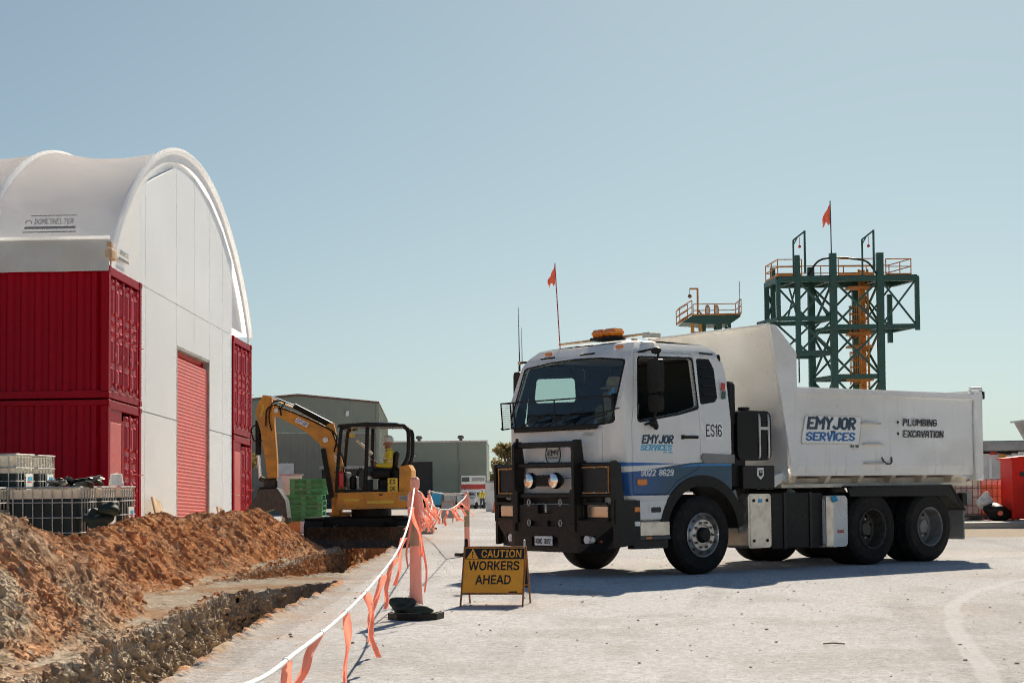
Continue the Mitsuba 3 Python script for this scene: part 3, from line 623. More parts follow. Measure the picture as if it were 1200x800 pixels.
for sgn in (-1, 1):
    e = B().prism(Polygon([(-1.56, .40), (-1.56, 1.02), (-1.14, 1.0), (-1.13, .44)]), .05, 'y', 0, mat((0, sgn * 1.235 + .025, 0)))
    tp('bumper_end', e, 'm_bar')
    tp('headlamp', B().box((-1.54, sgn * .92, .86), (.06, .46, .19), .03), 'm_headlamp')
    tp('headlamp_guard', B().box((-1.615 + .0, sgn * .92, .965), (.02, .50, .03)).box((-1.61, sgn * .92, .755), (.02, .50, .03)).box((-1.615, sgn * .68, .86), (.02, .03, .2)).box((-1.58, sgn * 1.16, .86), (.02, .03, .2)), 'm_bar')
    tp('fog_lamp', B().cyl((-1.60, sgn * .80, .50), (-1.66, sgn * .80, .50), .055, 18).box((-1.60, sgn * .80, .5), (.05, .2, .08), .02), 'm_clear_lens', 30)
    tp('marker_lamp', B().box((-1.565, sgn * .965, .50), (.05, .09, .085), .02, rz=-sgn * .25), 'm_red_lens')
    # wings: black mesh screen in an orange edged frame
    f = B(); y0, y1 = sgn * .66, sgn * 1.22
    f.bar((-1.62, y0, 1.47), (-1.56, y1, 1.47), .06, .05, b=.015).bar((-1.62, y0, 1.07), (-1.56, y1, 1.07), .06, .05, b=.015)
    tp('bull_bar_wing', f, 'm_bar')
    f = B(); f.bar((-1.628, y0 + sgn * .03, 1.437), (-1.575, y1 - sgn * .05, 1.437), .008, .018).bar((-1.628, y0 + sgn * .03, 1.102), (-1.575, y1 - sgn * .05, 1.102), .008, .018).bar((-1.578, y1 - sgn * .065, 1.1), (-1.578, y1 - sgn * .065, 1.44), .018, .012)
    tp('wing_edging', f, 'm_orange_paint')
    tp('wing_screen', B().bar((-1.60, y0 + sgn * .02, 1.27), (-1.55, y1 - sgn * .03, 1.27), .34, .012, up=(1, 0, 0)), 'm_ink')
    for yy in (.72, .92, 1.13):
        for zz in (1.106, 1.434): tp('screen_bolt', B().cyl((-1.645 + (yy - .7) * .11, sgn * yy, zz), (-1.60 + (yy - .7) * .11, sgn * yy, zz), .013, 8), 'm_steel')
    pg = Polygon([(-1.58, .72), (-1.60, 1.50), (-1.53, 1.52), (-1.45, 1.46), (-1.40, 1.0), (-1.36, .74)])
    tp('wing_post', B().prism(pg, .045, 'y', 0, mat((0, sgn * 1.225 + .0225, 0))), 'm_bar')
    hp = Polygon([(-1.73, .60), (-1.74, 1.74), (-1.70, 1.80), (-1.60, 1.80), (-1.55, 1.45), (-1.60, .60)])
    tp('hoop_post', B().prism(hp, .05, 'y', 0, mat((0, sgn * .625 + .025, 0))), 'm_bar')
    tp('lower_post', B().box((-1.71, sgn * .60, .93), (.05, .10, .44), .01), 'm_bar')
    for zz in (.71, .98): tp('shackle', sweep([(-1.705, sgn * .33 + .028 * math.cos(a), zz + .04 * math.sin(a)) for a in np.linspace(0, 2 * math.pi, 17)[:-1]], .009, 6, True), 'm_steel')
    dl = B().lathe([(.0, 0), (.095, 0), (.11, .03), (.108, .06), (.07, .13), (0, .14)], 28, mat((-1.76, sgn * .26, 1.27), 0, 0, math.pi / 2))
    sp = tp('driving_lamp', dl, 'm_black_gloss', 30)
    tp('lens', B().lathe([(.0, .0), (.06, .004), (.094, .018), (.096, .024), (0, .024)], 28, mat((-1.785, sgn * .26, 1.27), 0, 0, math.pi / 2)), 'm_chrome', 30, parent=sp)
    tp('corner_lamp', B().box((-1.19, sgn * 1.262, .885), (.09, .03, .065), .008), 'm_amber')
    tp('side_reflector', B().box((-1.19, sgn * 1.262, .70), (.085, .02, .06), .005), 'm_clear_lens')
    tp('door_lamp', B().box((-1.06, sgn * 1.222, 1.235), (.17, .03, .085), .012), 'm_amber')
hb = B()
for z, h in ((1.745, .08), (1.475, .07), (1.07, .07)): hb.box((-1.66, 0, z), (.06, 1.21, h), .015)
tp('hoop_rail', hb, 'm_bar')
tp('centre_bar', B().box((-1.70, 0, 1.27), (.05, .36, .15), .01), 'm_black')
tp('aerial_base', B().box((-1.66, .63, 1.82), (.03, .03, .05)), 'm_black')
tp('tow_pin', B().cyl((-1.715, -.045, .85), (-1.715, -.045, .95), .016, 10), 'm_galv')
tp('grille_slot', B().box((-1.535, .38, 1.50), (.03, .34, .045), .008), 'm_ink'); tp('grille_slot', B().box((-1.53, -.52, 1.50), (.03, .26, .045), .008), 'm_ink')
tp('lower_grille', B().box((-1.50, 0, 1.03), (.06, 1.9, .13)), 'm_ink')
em = B().add(sweep([(-1.545, .155 * math.cos(a), 1.62 + .155 * math.sin(a)) for a in np.linspace(0, 2 * math.pi, 41)[:-1]], .008, 6, True))
FR = mat((0, 0, 0), -math.pi / 2)         # lettering that faces forward
em.add(text('EMT', .075, .24), mat((-1.541, .12, 1.60), -math.pi / 2)).box((-1.545, 0, 1.575), (.004, .22, .012))
tp('hood_emblem', em, 'm_ink', label='round black emblem on the white hood')
tp('model_script', text('GION', .045, .2, .25), 'm_steel', M=mat((-1.518, -.56, 1.845), -math.pi / 2 + .08))
npl = tp('number_plate', B().box((-1.725, 0, .475), (.012, .37, .125), .004), 'm_plainwhite', label='white number plate reading KBC 337')
tp('plate_lettering', text('KBC 337', .066, .32), 'm_ink', M=mat((-1.733, .16, .437), -math.pi / 2), parent=npl)
# cage mirror guard / flat screen guard in front of the windscreen
g = B(); a, b = 1.06, -1.08
g.tube([(-1.60, a, 2.34), (-1.62, .3, 2.34), (-1.60, b, 2.34), (-1.45, b - .04, 2.34)], .011, 6).tube([(-1.60, a, 2.0), (-1.58, a, 1.98), (-1.55, 1.1, 2.0)], .011, 6)
for y in (a, .78, -.10, b): g.cyl((-1.60, y, 2.34), (-1.57, y, 1.98), .010, 6)
g.tube([(-1.60, a, 2.34), (-1.42, a + .02, 2.34), (-1.40, a + .02, 2.0), (-1.57, a, 1.98)], .010, 6)
for k in range(12): g.cyl((-1.59, a, 2.0 + .028 * k), (-1.41, a + .02, 2.0 + .028 * k), .004, 4)
tp('screen_guard', g, 'm_black')
# mirrors
def mirror(sgn):
    y = sgn * 1.44; x = -.96; ta = sgn * .12 if sgn < 0 else -.25
    r = B().tube(catmull([(-1.0, sgn * 1.12, 2.93), (x - .02, sgn * 1.32, 2.95), (x, y, 2.93), (x, y, 2.75), (x, y - sgn * .03, 2.2), (x + .0, sgn * 1.3, 2.02), (-1.0, sgn * 1.21, 1.98)], 6), .016, 8)
    k = tp('mirror', r, 'm_black', True)
    hs = Polygon(rrect(-.125, -.22, .125, .22, .06).exterior.coords)
    tp('mirror_head', B().prism(hs, .09, 'x', -.045), 'm_black', 30, M=mat((x - .02, y - sgn * .02, 2.60), ta), parent=k)
    tp('mirror_glass', B().prism(hs.buffer(-.02), .004, 'x', 0), 'm_chrome', M=mat((x + .028, y - sgn * .015, 2.60), ta), parent=k)
    hs = rrect(-.12, -.11, .12, .11, .05)
    tp('wide_mirror', B().prism(hs, .08, 'x', -.04), 'm_black', 30, M=mat((x - .02, y - sgn * .02, 2.25), ta), parent=k)
    tp('mirror_joint', B().box((x + .03, sgn * 1.31, 2.0), (.12, .09, .10), .03).box((x + .1, sgn * 1.28, 1.96), (.08, .08, .09), .03), 'm_black', parent=k)
    return k
mirror(-1); mirror(1)
tp('kerb_mirror', B().add(trimesh.creation.icosphere(3, .085), mat((-.97, -1.42, 2.93)) @ np.diag([.6, 1, .55, 1])), 'm_black', True)
tp('mirror_bracket', B().box((-1.32, -1.0, 2.28), (.10, .05, .22), .01).bar((-1.4, -.98, 2.34), (-1.3, -1.1, 2.34), .02), 'm_black')
# steps, arches
for sgn in (-1, 1):
    tp('step_panel', B().box((-.86, sgn * 1.205, .87), (.56, .05, .26), .02), 'm_white')
    tp('step_recess', B().prism(rrect(-.09, -.035, .09, .035, .03), .014, 'y', 0, mat((-.83, sgn * 1.226 + .007, .875))), 'm_ink')
    tp('step', B().box((-.86, sgn * 1.19, .63), (.54, .10, .20), .015), 'm_alu')
    tp('step_tread', B().box((-.86, sgn * 1.22, .51), (.56, .05, .04), .008), 'm_dkgrey')
    tp('step_lamp', B().box((-.98, sgn * 1.25, .512), (.10, .015, .03), .004), 'm_amber')
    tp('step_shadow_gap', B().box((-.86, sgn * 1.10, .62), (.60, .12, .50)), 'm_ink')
    ro = Point(.02, .52).buffer(.80, quad_segs=24); ri = Point(.02, .52).buffer(.665, quad_segs=24)
    arch_ = ro.difference(ri).intersection(Polygon([(-1, .62), (-1, 1.5), (1.1, 1.5), (1.1, .95), (.75, .62)]))
    tp('wheel_arch', B().prism(arch_, .09, 'y', 0, mat((0, sgn * 1.19 + .045, 0))), 'm_black', 30)
    ar = Point(.02, .52).buffer(.70, quad_segs=24).difference(Point(.02, .52).buffer(.67, quad_segs=24)).intersection(sbox(-2, .6, 2, 2))
    tp('arch_liner', B().prism(ar, .55, 'y', 0, mat((0, sgn * .95 + .275, 0))), 'm_black', 30)
    tp('side_sill', B().prism(Polygon([(-.0, 1.56), (.04, 1.60), (.60, 1.585), (.60, 1.49), (.05, 1.49)]).buffer(.01), .05, 'y', 0, mat((0, sgn * 1.225 + .025, 0))), 'm_grey')
    tp('arch_stay', B().bar((.64, sgn * 1.16, 1.10), (.86, sgn * 1.12, .55), .11, .03, up=(0, 1, 0)), 'm_grey')
# roof furniture
bc = tp('beacon_bar', B().box((-.74, -.22, 3.18), (.26, .50, .05), .02), 'm_black')
def dome(m): return m
for y in (-.10, -.34): tp('beacon_lens', B().add(cbox(.24, .25, .11, .045), mat((-.74, y, 3.255))), 'm_amber', parent=bc)
rk = B().box((-.62, -.62, 3.10), (.06, .06, .12)).box((-.62, .55, 3.10), (.06, .06, .09))
rk.bar((-.66, -1.0, 3.20), (-.66, .9, 3.185), .05, .03)
tp('roof_rack', rk, 'm_timber')
tp('rack_end', B().box((-.64, -.98, 3.175), (.22, .14, .07), .01), 'm_alu')
for y in (-.78, .70): tp('roof_marker', B().box((-1.03, y, 3.025), (.05, .13, .035), .01), 'm_amber')
for y in (-.32, .52): tp('grab_handle', B().tube([(-1.17, y - .12, 2.955), (-1.22, y - .11, 2.945), (-1.22, y + .11, 2.945), (-1.17, y + .12, 2.955)], .013, 6), 'm_black')
tp('rain_handle', B().bar((.06, -1.165, 2.955), (.30, -1.165, 2.945), .025, .02), 'm_black')
for sgn in (-1,): tp('cab_vent', B().add(trimesh.creation.icosphere(2, .06), mat((.47, -1.10, 2.9)) @ np.diag([.5, .5, 1, 1])), 'm_black', True)
an = B().cyl((-.97, 1.43, 2.94), (-.97, 1.45, 3.75), .009, 6, .004).cyl((-.97, 1.37, 2.93), (-.97, 1.38, 3.45), .006, 6, .003)
tp('whip_aerial', an, 'm_dkgrey'); tp('aerial_knob', B().box((-.97, 1.43, 2.95), (.05, .05, .05), .012), 'm_timber')
fp = tp('flag_whip', B().tube(catmull([(-.9, .60, 3.03), (-.9, .63, 3.4), (-.9, .70, 4.30)], 6), .008, 6), 'm_red', label='thin red whip pole on the cab roof')
def flagmesh(h, w, n=10):
    us, vs = np.linspace(0, 1, n), np.linspace(0, 1, 12); U, V_ = np.meshgrid(us, vs)
    X = U * w * (.35 + .65 * np.sin(np.clip(V_ * 1.25, 0, 1) * 2.2)) * .9; Y = .10 * w * np.sin(11 * U + 6 * V_) * (.3 + U); Z = -V_ * h * (1 + .12 * np.sin(8 * U)) - U * h * .42 * (1 - .6 * V_)
    V = np.stack([X, Y, Z], -1).reshape(-1, 3); i = (np.arange(11)[:, None] * n + np.arange(n - 1)).ravel()
    return trimesh.Trimesh(V, np.vstack([np.stack([i, i + 1, i + n + 1], 1), np.stack([i, i + n + 1, i + n], 1)]), process=False)
tp('safety_flag', flagmesh(.26, .13), 'm_orange_flag', True, M=mat((-.9, .70, 4.28), math.pi / 2 + .3), label='faded orange safety flag hanging from the whip pole', parent=fp)
# stickers and lettering on the near side
SD = lambda x, z, y=-1.2225: mat((x, y, z))
logo = tp('door_logo', B().add(text('EMYJOR', .115, .56, .22, wt=1.4), SD(-1.06, 1.735)), 'm_navy', label='EMYJOR lettering on the door')
tp('logo_second_line', B().add(text('SERVICES', .078, .56, .22), SD(-1.09, 1.645)).add(text('PLA 7910', .022, .16), SD(-.68, 1.612)), 'm_skyblue', parent=logo)
tp('phone_number', B().add(text('9022 8629', .085, .58, .18), SD(-1.09, 1.315)), 'm_plainwhite', label='white phone number 9022 8629 on the blue stripe')
es = tp('fleet_number', B().box((.245, -1.224, 1.915), (.345, .006, .23)), 'm_plainwhite', label='white fleet plate reading ES16')
tp('fleet_lettering', B().add(text('ES16', .165, .30, bold=False), SD(.095, 1.835, -1.2275)), 'm_ink', parent=es)
st = tp('red_sticker', B().box((.46, -1.197, 2.515), (.07, .006, .10), rx=.115), 'm_red'); tp('green_sticker', B().box((.46, -1.207, 2.40), (.07, .006, .11), rx=.09), 'm_green_frame')
tp('screen_sticker', B().prism(Polygon([(-.07, 0), (.07, 0), (0, .11)]), .004, 'x', 0, mat((-1.305, -.93, 2.38), 0, 0, .32)), 'm_skyblue')
# chassis and running gear
ch = B()
for y in (-.42, .42): ch.box((2.2, y, .92), (7.4, .09, .26))
for x in (-1.2, .5, 1.9, 3.0, 4.2, 5.6): ch.box((x, 0, .92), (.1, .8, .2))
ch.cyl((.02, -.95, .52), (.02, .95, .52), .075).cyl((3.4621, -.8, .525), (3.4621, .8, .525), .11).cyl((4.7721, -.8, .525), (4.7721, .8, .525), .11)
for x in (3.4621, 4.7721): ch.add(trimesh.creation.icosphere(2, .22), mat((x, 0, .525)))
ch.box((4.1, -.5, .62), (1.3, .09, .10)).box((4.1, .5, .62), (1.3, .09, .10)).box((.0, -.45, .66), (1.5, .08, .07)).box((.0, .45, .66), (1.5, .08, .07))
ch.cyl((.9, 0, .8), (3.3, 0, .6), .06).box((-.6, 0, .85), (1.3, .8, .6), .1)
tp('chassis', ch, 'm_black')
def wheel(x, y, sgn, kind):
    TI = mat((x, y, .525), 0, sgn * math.pi / 2, 0)          # lathe axis z -> outwards (-y for sgn=+1)
    R = .525; w = .145
    pr = [(.295, -w + .015), (.34, -w), (.44, -w - .008), (.492, -w + .012), (R - .004, -w + .04)]
    for g in (-.075, -.025, .025, .075): pr += [(R, g - .012), (R - .014, g - .007), (R - .014, g + .007), (R, g + .012)]
    pr += [(R - .004, w - .04), (.492, w - .012), (.47, w - .001), (.455, w + .008), (.44, w + .003), (.36, w + .006), (.345, w - .001), (.34, w), (.295, w - .015), (.29, 0), (.295, -w + .015)]
    wk = num(f'{tr}__wheel'); put(wk, B().lathe(pr, 56), 'm_rubber', TM @ TI, smooth=25, auto=False)
    if kind == 'front':
        rim = [(.285, w - .10), (.297, w + .004), (.288, w + .012), (.278, w + .004), (.272, w - .05), (.262, w - .075), (.225, w - .02), (.205, w + .004), (.135, w + .004), (.13, w - .01), (0, w - .01), (0, w - .05), (.26, w - .1), (.285, w - .10)]
        rm = B().lathe(rim, 48); rm = tri(mani(rm.mesh()))
        q = mani(rm)
        for k in range(10):
            a = k * 2 * math.pi / 10 + .31; hc = trimesh.creation.cylinder(.026, .2, sections=14); hc.apply_transform(mat((.243 * math.cos(a), .243 * math.sin(a), w - .05))); q = q - mani(hc)
        put(f'{wk}__rim', tri(q), 'm_steel', TM @ TI, smooth=30)
        put(f'{wk}__hub', B().lathe([(0, w + .062), (.075, w + .06), (.098, w + .04), (.105, w), (.105, w - .04), (0, w - .04)], 28), 'm_black', TM @ TI, smooth=35)
        nut, tagm = B(), B()
        for k in range(10):
            a = k * 2 * math.pi / 10; put(f'{wk}__nut', B().cyl((.168 * math.cos(a), .168 * math.sin(a), w), (.168 * math.cos(a), .168 * math.sin(a), w + .03), .016, 6), 'm_dkgrey', TM @ TI)
            put(f'{wk}__nut_indicator', B().prism(Polygon([(.0, -.017), (.034, 0), (0, .017), (-.02, 0)]), .008, M=mat((.168 * math.cos(a), .168 * math.sin(a), w + .012), a + 2.2)), 'm_amber', TM @ TI)
        put(f'{wk}__valve', B().cyl((.27, 0, w - .04), (.265, 0, w + .01), .008, 6), 'm_chrome', TM @ TI)
    else:
        rim = [(.285, -.1), (.297, w + .002), (.287, w + .010), (.277, w + .002), (.268, w - .03), (.262, -.06), (.24, -.075), (.11, -.075), (.11, .0), (.09, .03), (0, .03), (0, -.1), (.26, -.1), (.285, -.1)]
        q = mani(B().lathe(rim, 48).mesh())
        for k in range(8):
            a = k * 2 * math.pi / 8 + .2; hc = trimesh.creation.cylinder(.03, .2, sections=14); hc.apply_transform(mat((.205 * math.cos(a), .205 * math.sin(a), -.08))); q = q - mani(hc)
        put(f'{wk}__rim', tri(q), 'm_rimdark' if kind == 'rear' else 'm_rimgrey', TM @ TI, smooth=30)
        for k in range(10):
            a = k * 2 * math.pi / 10; put(f'{wk}__nut', B().cyl((.145 * math.cos(a), .145 * math.sin(a), -.08), (.145 * math.cos(a), .145 * math.sin(a), -.035), .016, 6), 'm_steel', TM @ TI)
P('m_rimdark', worn((.045, .043, .04), .3, 9, (.2, .14, .09), .4), .6)
P('m_rimgrey', worn((.20, .20, .195), .3, 9, (.2, .15, .1), .4), .5)
wheel(.02, -1.075, 1, 'front'); wheel(.02, 1.075, -1, 'front')
for x, k in ((3.4621, 'rear'), (4.7721, 'tail')):
    wheel(x, -1.075, 1, k); wheel(x, -.745, 1, 'rear'); wheel(x, 1.075, -1, k); wheel(x, .745, -1, 'rear')
# truck, aft of the cab
for sgn in (-1, 1):
    fd = B().box((4.12, sgn * 1.08, 1.135), (2.30, .36, .03), .01).bar((5.25, sgn * 1.08, 1.13), (5.58, sgn * 1.08, .76), .03, .36, up=(0, 1, 0))
    fd.prism(Polygon([(2.9, 1.12), (5.28, 1.12), (5.60, .76), (5.57, .74), (5.2, .98), (2.95, 1.0)]), .03, 'y', 0, mat((0, sgn * 1.235 + .015, 0)))
    tp('rear_mudguard', fd, 'm_black')
    tp('mud_flap', B().box((5.56, sgn * 1.07, .54), (.03, .36, .46), .012), 'm_grey', label='grey rubber mud flap behind the rear wheels')
P('m_suede', worn((.15, .12, .09), .2, 5), .4)
tk = tp('hydraulic_tank', B().prism(rrect(-.33, -.34, .33, .34, .10), .72, 'y', 0, mat((1.05, -.48, 1.86))), 'm_black_gloss', 30, label='black hydraulic tank behind the cab with two bright straps')
for x in (1.14, 1.32):
    w = rrect(-.015, -.35, .015, .35, .012)
    tp('tank_strap', B().prism(Polygon(rrect(-.345, -.355, .345, .355, .105).exterior.coords, [rrect(-.336, -.346, .336, .346, .10).exterior.coords]), .03, 'y', 0, mat((1.05, -.62 - (0 if x < 1.2 else -.35), 1.86))) if False else B().tube(catmull([(x, -1.05, 2.185), (x, -1.17, 2.17), (x, -1.207, 2.10), (x, -1.21, 1.86), (x, -1.21, 1.60), (x - .01, -1.20, 1.55)], 5), .016, 8), 'm_steel', parent=tk)
tp('strap_link', B().box((1.23, -1.212, 1.96), (.16, .012, .045), .004), 'm_steel', parent=tk)
tp('tank_cap', B().cyl((1.05, -1.0, 2.19), (1.05, -1.0, 2.24), .07, 16).box((1.05, -1.0, 2.235), (.15, .1, .04), .01), 'm_black', parent=tk)
ab = tp('accessory_box', B().box((1.10, -1.02, 1.285), (.62, .42, .32), .01), 'm_bar', label='black steel box with a small white shield sticker')
tp('shield_sticker', B().prism(Polygon([(-.06, .075), (.06, .075), (.065, -.03), (0, -.085), (-.065, -.03)]), .005, 'y', 0, SD(1.12, 1.34, -1.231)), 'm_plainwhite', parent=ab)
tp('shield_mark', B().prism(Polygon([(-.035, .045), (.035, .045), (.035, -.03), (0, -.045), (-.035, -.03)], [[(-.018, .03), (.018, .03), (.018, .012), (-.018, .012)]]), .004, 'y', 0, SD(1.12, 1.34, -1.237)), 'm_ink', parent=ab)
al = tp('battery_box', B().prism(rrect(-.225, -.37, .225, .37, .05), .42, 'y', 0, mat((1.085, -.82, .69))), 'm_alu', 30, label='bare aluminium battery box with three front panels')
for z, h in ((.93, .21), (.69, .24), (.45, .21)):
    tp('cover_plate', B().prism(rrect(-.20, -h / 2, .20, h / 2, .02), .012, 'y', 0, mat((1.095, -1.238, z))), 'm_alu', parent=al)
for x in (.96, 1.22):
    for z in (.97, .42): tp('cover_latch', B().cyl((x, -1.245, z), (x, -1.262, z), .022, 10), 'm_black', parent=al)
tp('cover_badge', B().box((1.09, -1.255, .965), (.07, .006, .05)), 'm_skyblue', parent=al)
ft = tp('fuel_tank', B().prism(rrect(-.555, -.38, .555, .38, .09), .62, 'y', 0, mat((1.90, -.56, .68))).m[0], 'm_black', 30, label='black fuel tank slung under the tipper body')
for x in (1.64, 2.17): tp('fuel_tank_strap', B().prism(Polygon(rrect(-.6, -.395, .6, .395, .1).exterior.coords).intersection(sbox(-.025, -1, .025, 1)), .64, 'y', 0, mat((x, -.555, .68))), 'm_bar', 30, parent=ft)
tp('filler_cap', B().cyl((1.95, -1.0, 1.04), (1.95, -1.03, 1.10), .06, 16), 'm_grey', 30, parent=ft)
wt = tp('water_tank', B().prism(rrect(-.24, -.365, .24, .365, .07), .45, 'y', 0, mat((2.66, -.78, .65))), 'm_offwhite', 30, label='off white water tank with a blue cap ahead of the rear wheels')
tp('tank_bracket', B().box((2.50, -1.21, .65), (.15, .10, .72), .01), 'm_alu', parent=wt)
tp('blue_cap', B().cyl((2.56, -1.25, .96), (2.60, -1.30, .985), .045, 14), 'm_skyblue', 30, parent=wt)
tp('tank_lettering', text('0.0.0.', .05, .14), 'm_red', M=SD(2.68, .48, -1.2345), parent=wt)
tp('cab_seal_duct', B().box((.66, -.95, 2.02), (.10, .42, 1.15), .02).box((.70, -1.14, 2.28), (.06, .05, .56), .015), 'm_black')
tp('air_pipe', B().cyl((.64, -.6, 1.6), (.64, -.6, 2.9), .08, 16), 'm_black')
tp('undercab_box', B().box((.76, -.8, 1.40), (.34, .7, .5), .02), 'm_black')
hz = B()
for k in range(6): hz.tube(catmull([(.55, -.9 + .1 * k, 1.4 + .05 * k), (.8, -1.05 + .06 * k, 1.2 + .06 * k), (.95, -.95, 1.12)], 4), .018, 6)
tp('air_hose', hz, 'm_black')
# tipper body
BT = 'tipper_body'
bx = tp(BT, B().box((3.95, 0, 1.40), (4.2, 2.30, .06)), 'm_white', label='white steel tipping body with sign lettering')
def bent(pts_xz_y, x0, x1, nx=40):   # side sheet: list of (y, z) swept along x with faint dents
    xs = np.linspace(x0, x1, nx); q = np.array(pts_xz_y); zz = np.interp(np.linspace(0, len(q) - 1, 24), np.arange(len(q)), q[:, 1]); yy = np.interp(np.linspace(0, len(q) - 1, 24), np.arange(len(q)), q[:, 0])
    X, Z = np.meshgrid(xs, zz); Y = np.repeat(yy[:, None], nx, 1); w = meshkit.fbm(np.stack([X * 1.1, X * 0, Z * 1.3], -1), 3, 3) - .5
    edge = np.minimum.reduce([(X - x0) / .3, (x1 - X) / .3, np.ones_like(X)]).clip(0, 1); Y = Y + .022 * w * edge * np.sign(yy.mean())
    V = np.stack([X, Y, Z], -1).reshape(-1, 3); i = (np.arange(23)[:, None] * nx + np.arange(nx - 1)).ravel()
    return trimesh.Trimesh(V, np.vstack([np.stack([i, i + 1, i + nx + 1], 1), np.stack([i, i + nx + 1, i + nx], 1)]), process=False)
for sgn in (-1, 1):
    tp('side_sheet', bent([(sgn * 1.215, 1.44), (sgn * 1.215, 2.46)], 1.80, 5.85), 'm_white', True, parent=bx)
    tp('inner_sheet', bent([(sgn * 1.16, 1.40), (sgn * 1.17, 2.50)], 1.70, 6.0), 'm_white', True, parent=bx)
    tp('lower_chamfer', B().prism(Polygon([(sgn * 1.216, 1.445), (sgn * 1.19, 1.30), (sgn * 1.05, 1.30), (sgn * 1.05, 1.445)]), 4.16, 'x', 1.78), 'm_white', parent=bx)
    tp('top_rail', B().box((3.95, sgn * 1.20, 2.50), (4.25, .11, .10), .012), 'm_white', parent=bx)
    tp('corner_post', B().box((5.96, sgn * 1.195, 1.90), (.20, .13, 1.38), .015), 'm_white', parent=bx)
    tp('tail_lug', B().tube([(5.86, sgn * 1.18, 2.57), (5.86, sgn * 1.18, 2.63), (6.12, sgn * 1.18, 2.64), (6.14, sgn * 1.18, 2.55)], .028, 8), 'm_white', parent=bx)
    tp('hinge_pin', B().box((6.10, sgn * 1.19, 2.53), (.10, .10, .12), .01), 'm_black', parent=bx)
    for k, (x, z) in enumerate(((3.42, 2.055), (3.47, 1.755), (3.49, 1.475))):
        tp('foot_step', B().box((x, sgn * 1.245, z), (.42, .07, .022), .004), 'm_cream', parent=bx)
    tp('grab_ring', B().tube([(3.68, sgn * 1.22, 1.565), (3.70, sgn * 1.25, 1.50), (3.76, sgn * 1.265, 1.465), (3.82, sgn * 1.265, 1.465), (3.88, sgn * 1.25, 1.50), (3.90, sgn * 1.22, 1.565)], .013, 8), 'm_dkgrey', True, parent=bx)
tg = tp('tailgate', B().box((6.08, 0, 1.98), (.06, 2.40, 1.25), .01), 'm_white', parent=bx)
# headboard with curved top and side wings
def headboard():
    ys = np.concatenate([np.linspace(-1.22, -.63, 14)[:-1], np.linspace(-.63, .63, 24)[:-1], np.linspace(.63, 1.22, 14)]); ts = np.linspace(0, 1, 36); Y, Tt = np.meshgrid(ys, ts)
    top = 3.395 - .03 * (Y + 1.22) / 2.44; Z = 1.22 + (top - 1.22) * Tt
    X = 1.70 - .26 * Tt ** 2.2 + .11 * (1 - np.clip((1.22 - np.abs(Y)) / .58, 0, 1)) * 0 - .10 * np.clip((np.abs(Y) - .63) / .59, 0, 1) * (.4 + .6 * Tt)
    w = meshkit.fbm(np.stack([Y * 2.2, Z * 1.7, X * 0], -1), 3, 8) - .5; X = X + .03 * w
    V = np.stack([X, Y, Z], -1).reshape(-1, 3); n = len(ys); i = (np.arange(35)[:, None] * n + np.arange(n - 1)).ravel()
    F = np.vstack([np.stack([i, i + 1, i + n + 1], 1), np.stack([i, i + n + 1, i + n], 1)]); m = trimesh.Trimesh(V, F, process=False)
    b = m.copy(); b.vertices[:, 0] += .03; return trimesh.util.concatenate([m, b])
tp('headboard', headboard(), 'm_white', 30, parent=bx, label='tall dented headboard standing over the cab')
tp('headboard_lip', sweep([(1.36, y, 3.40 - .03 * (y + 1.22) / 2.44) for y in np.linspace(-1.21, 1.21, 14)] , .02, 8), 'm_white', True, parent=bx)
for sgn in (-1, 1):
    tp('headboard_wing', B().prism(Polygon([(1.34, 3.40), (1.44, 3.40), (1.86, 3.03), (1.87, 1.42), (1.83, 1.36), (1.74, 1.36), (1.58, 2.2)]), .05, 'y', 0, mat((0, sgn * 1.225 + .025, 0))), 'm_white', parent=bx)
    tp('wing_foot', B().prism(Polygon([(1.45, 1.12), (1.83, 1.34), (1.70, 1.36), (1.45, 1.30)]), .3, 'y', 0, mat((0, sgn * 1.0 + .15, 0))), 'm_white', parent=bx)
sf = B()
for y in (-.85, .85): sf.box((3.85, y, 1.20), (4.5, .10, .14), .01)
sf.box((3.85, -.95, 1.16), (4.3, .25, .05))
tp('sub_frame', sf, 'm_cream', parent=bx)
for k in range(6):
    xx = 1.95 + .72 * k
    tp('cross_rib', B().prism(Polygon([(-1.12, 1.385), (-1.0, 1.20), (1.0, 1.20), (1.12, 1.385)]), .09, 'x', xx), 'm_cream', parent=bx)
for x in (1.9, 3.2, 4.6, 5.5): tp('marker', B().box((x, -1.02, 1.155), (.06, .02, .05), .006), 'm_amber' if x > 4 else 'm_black', parent=bx)
tp('rear_beam', B().box((5.85, 0, .92), (.12, 2.1, .2), .01), 'm_black')
tp('hoist_ram', B().cyl((2.0, 0, 1.0), (2.1, 0, 2.8), .10, 20), 'm_black')
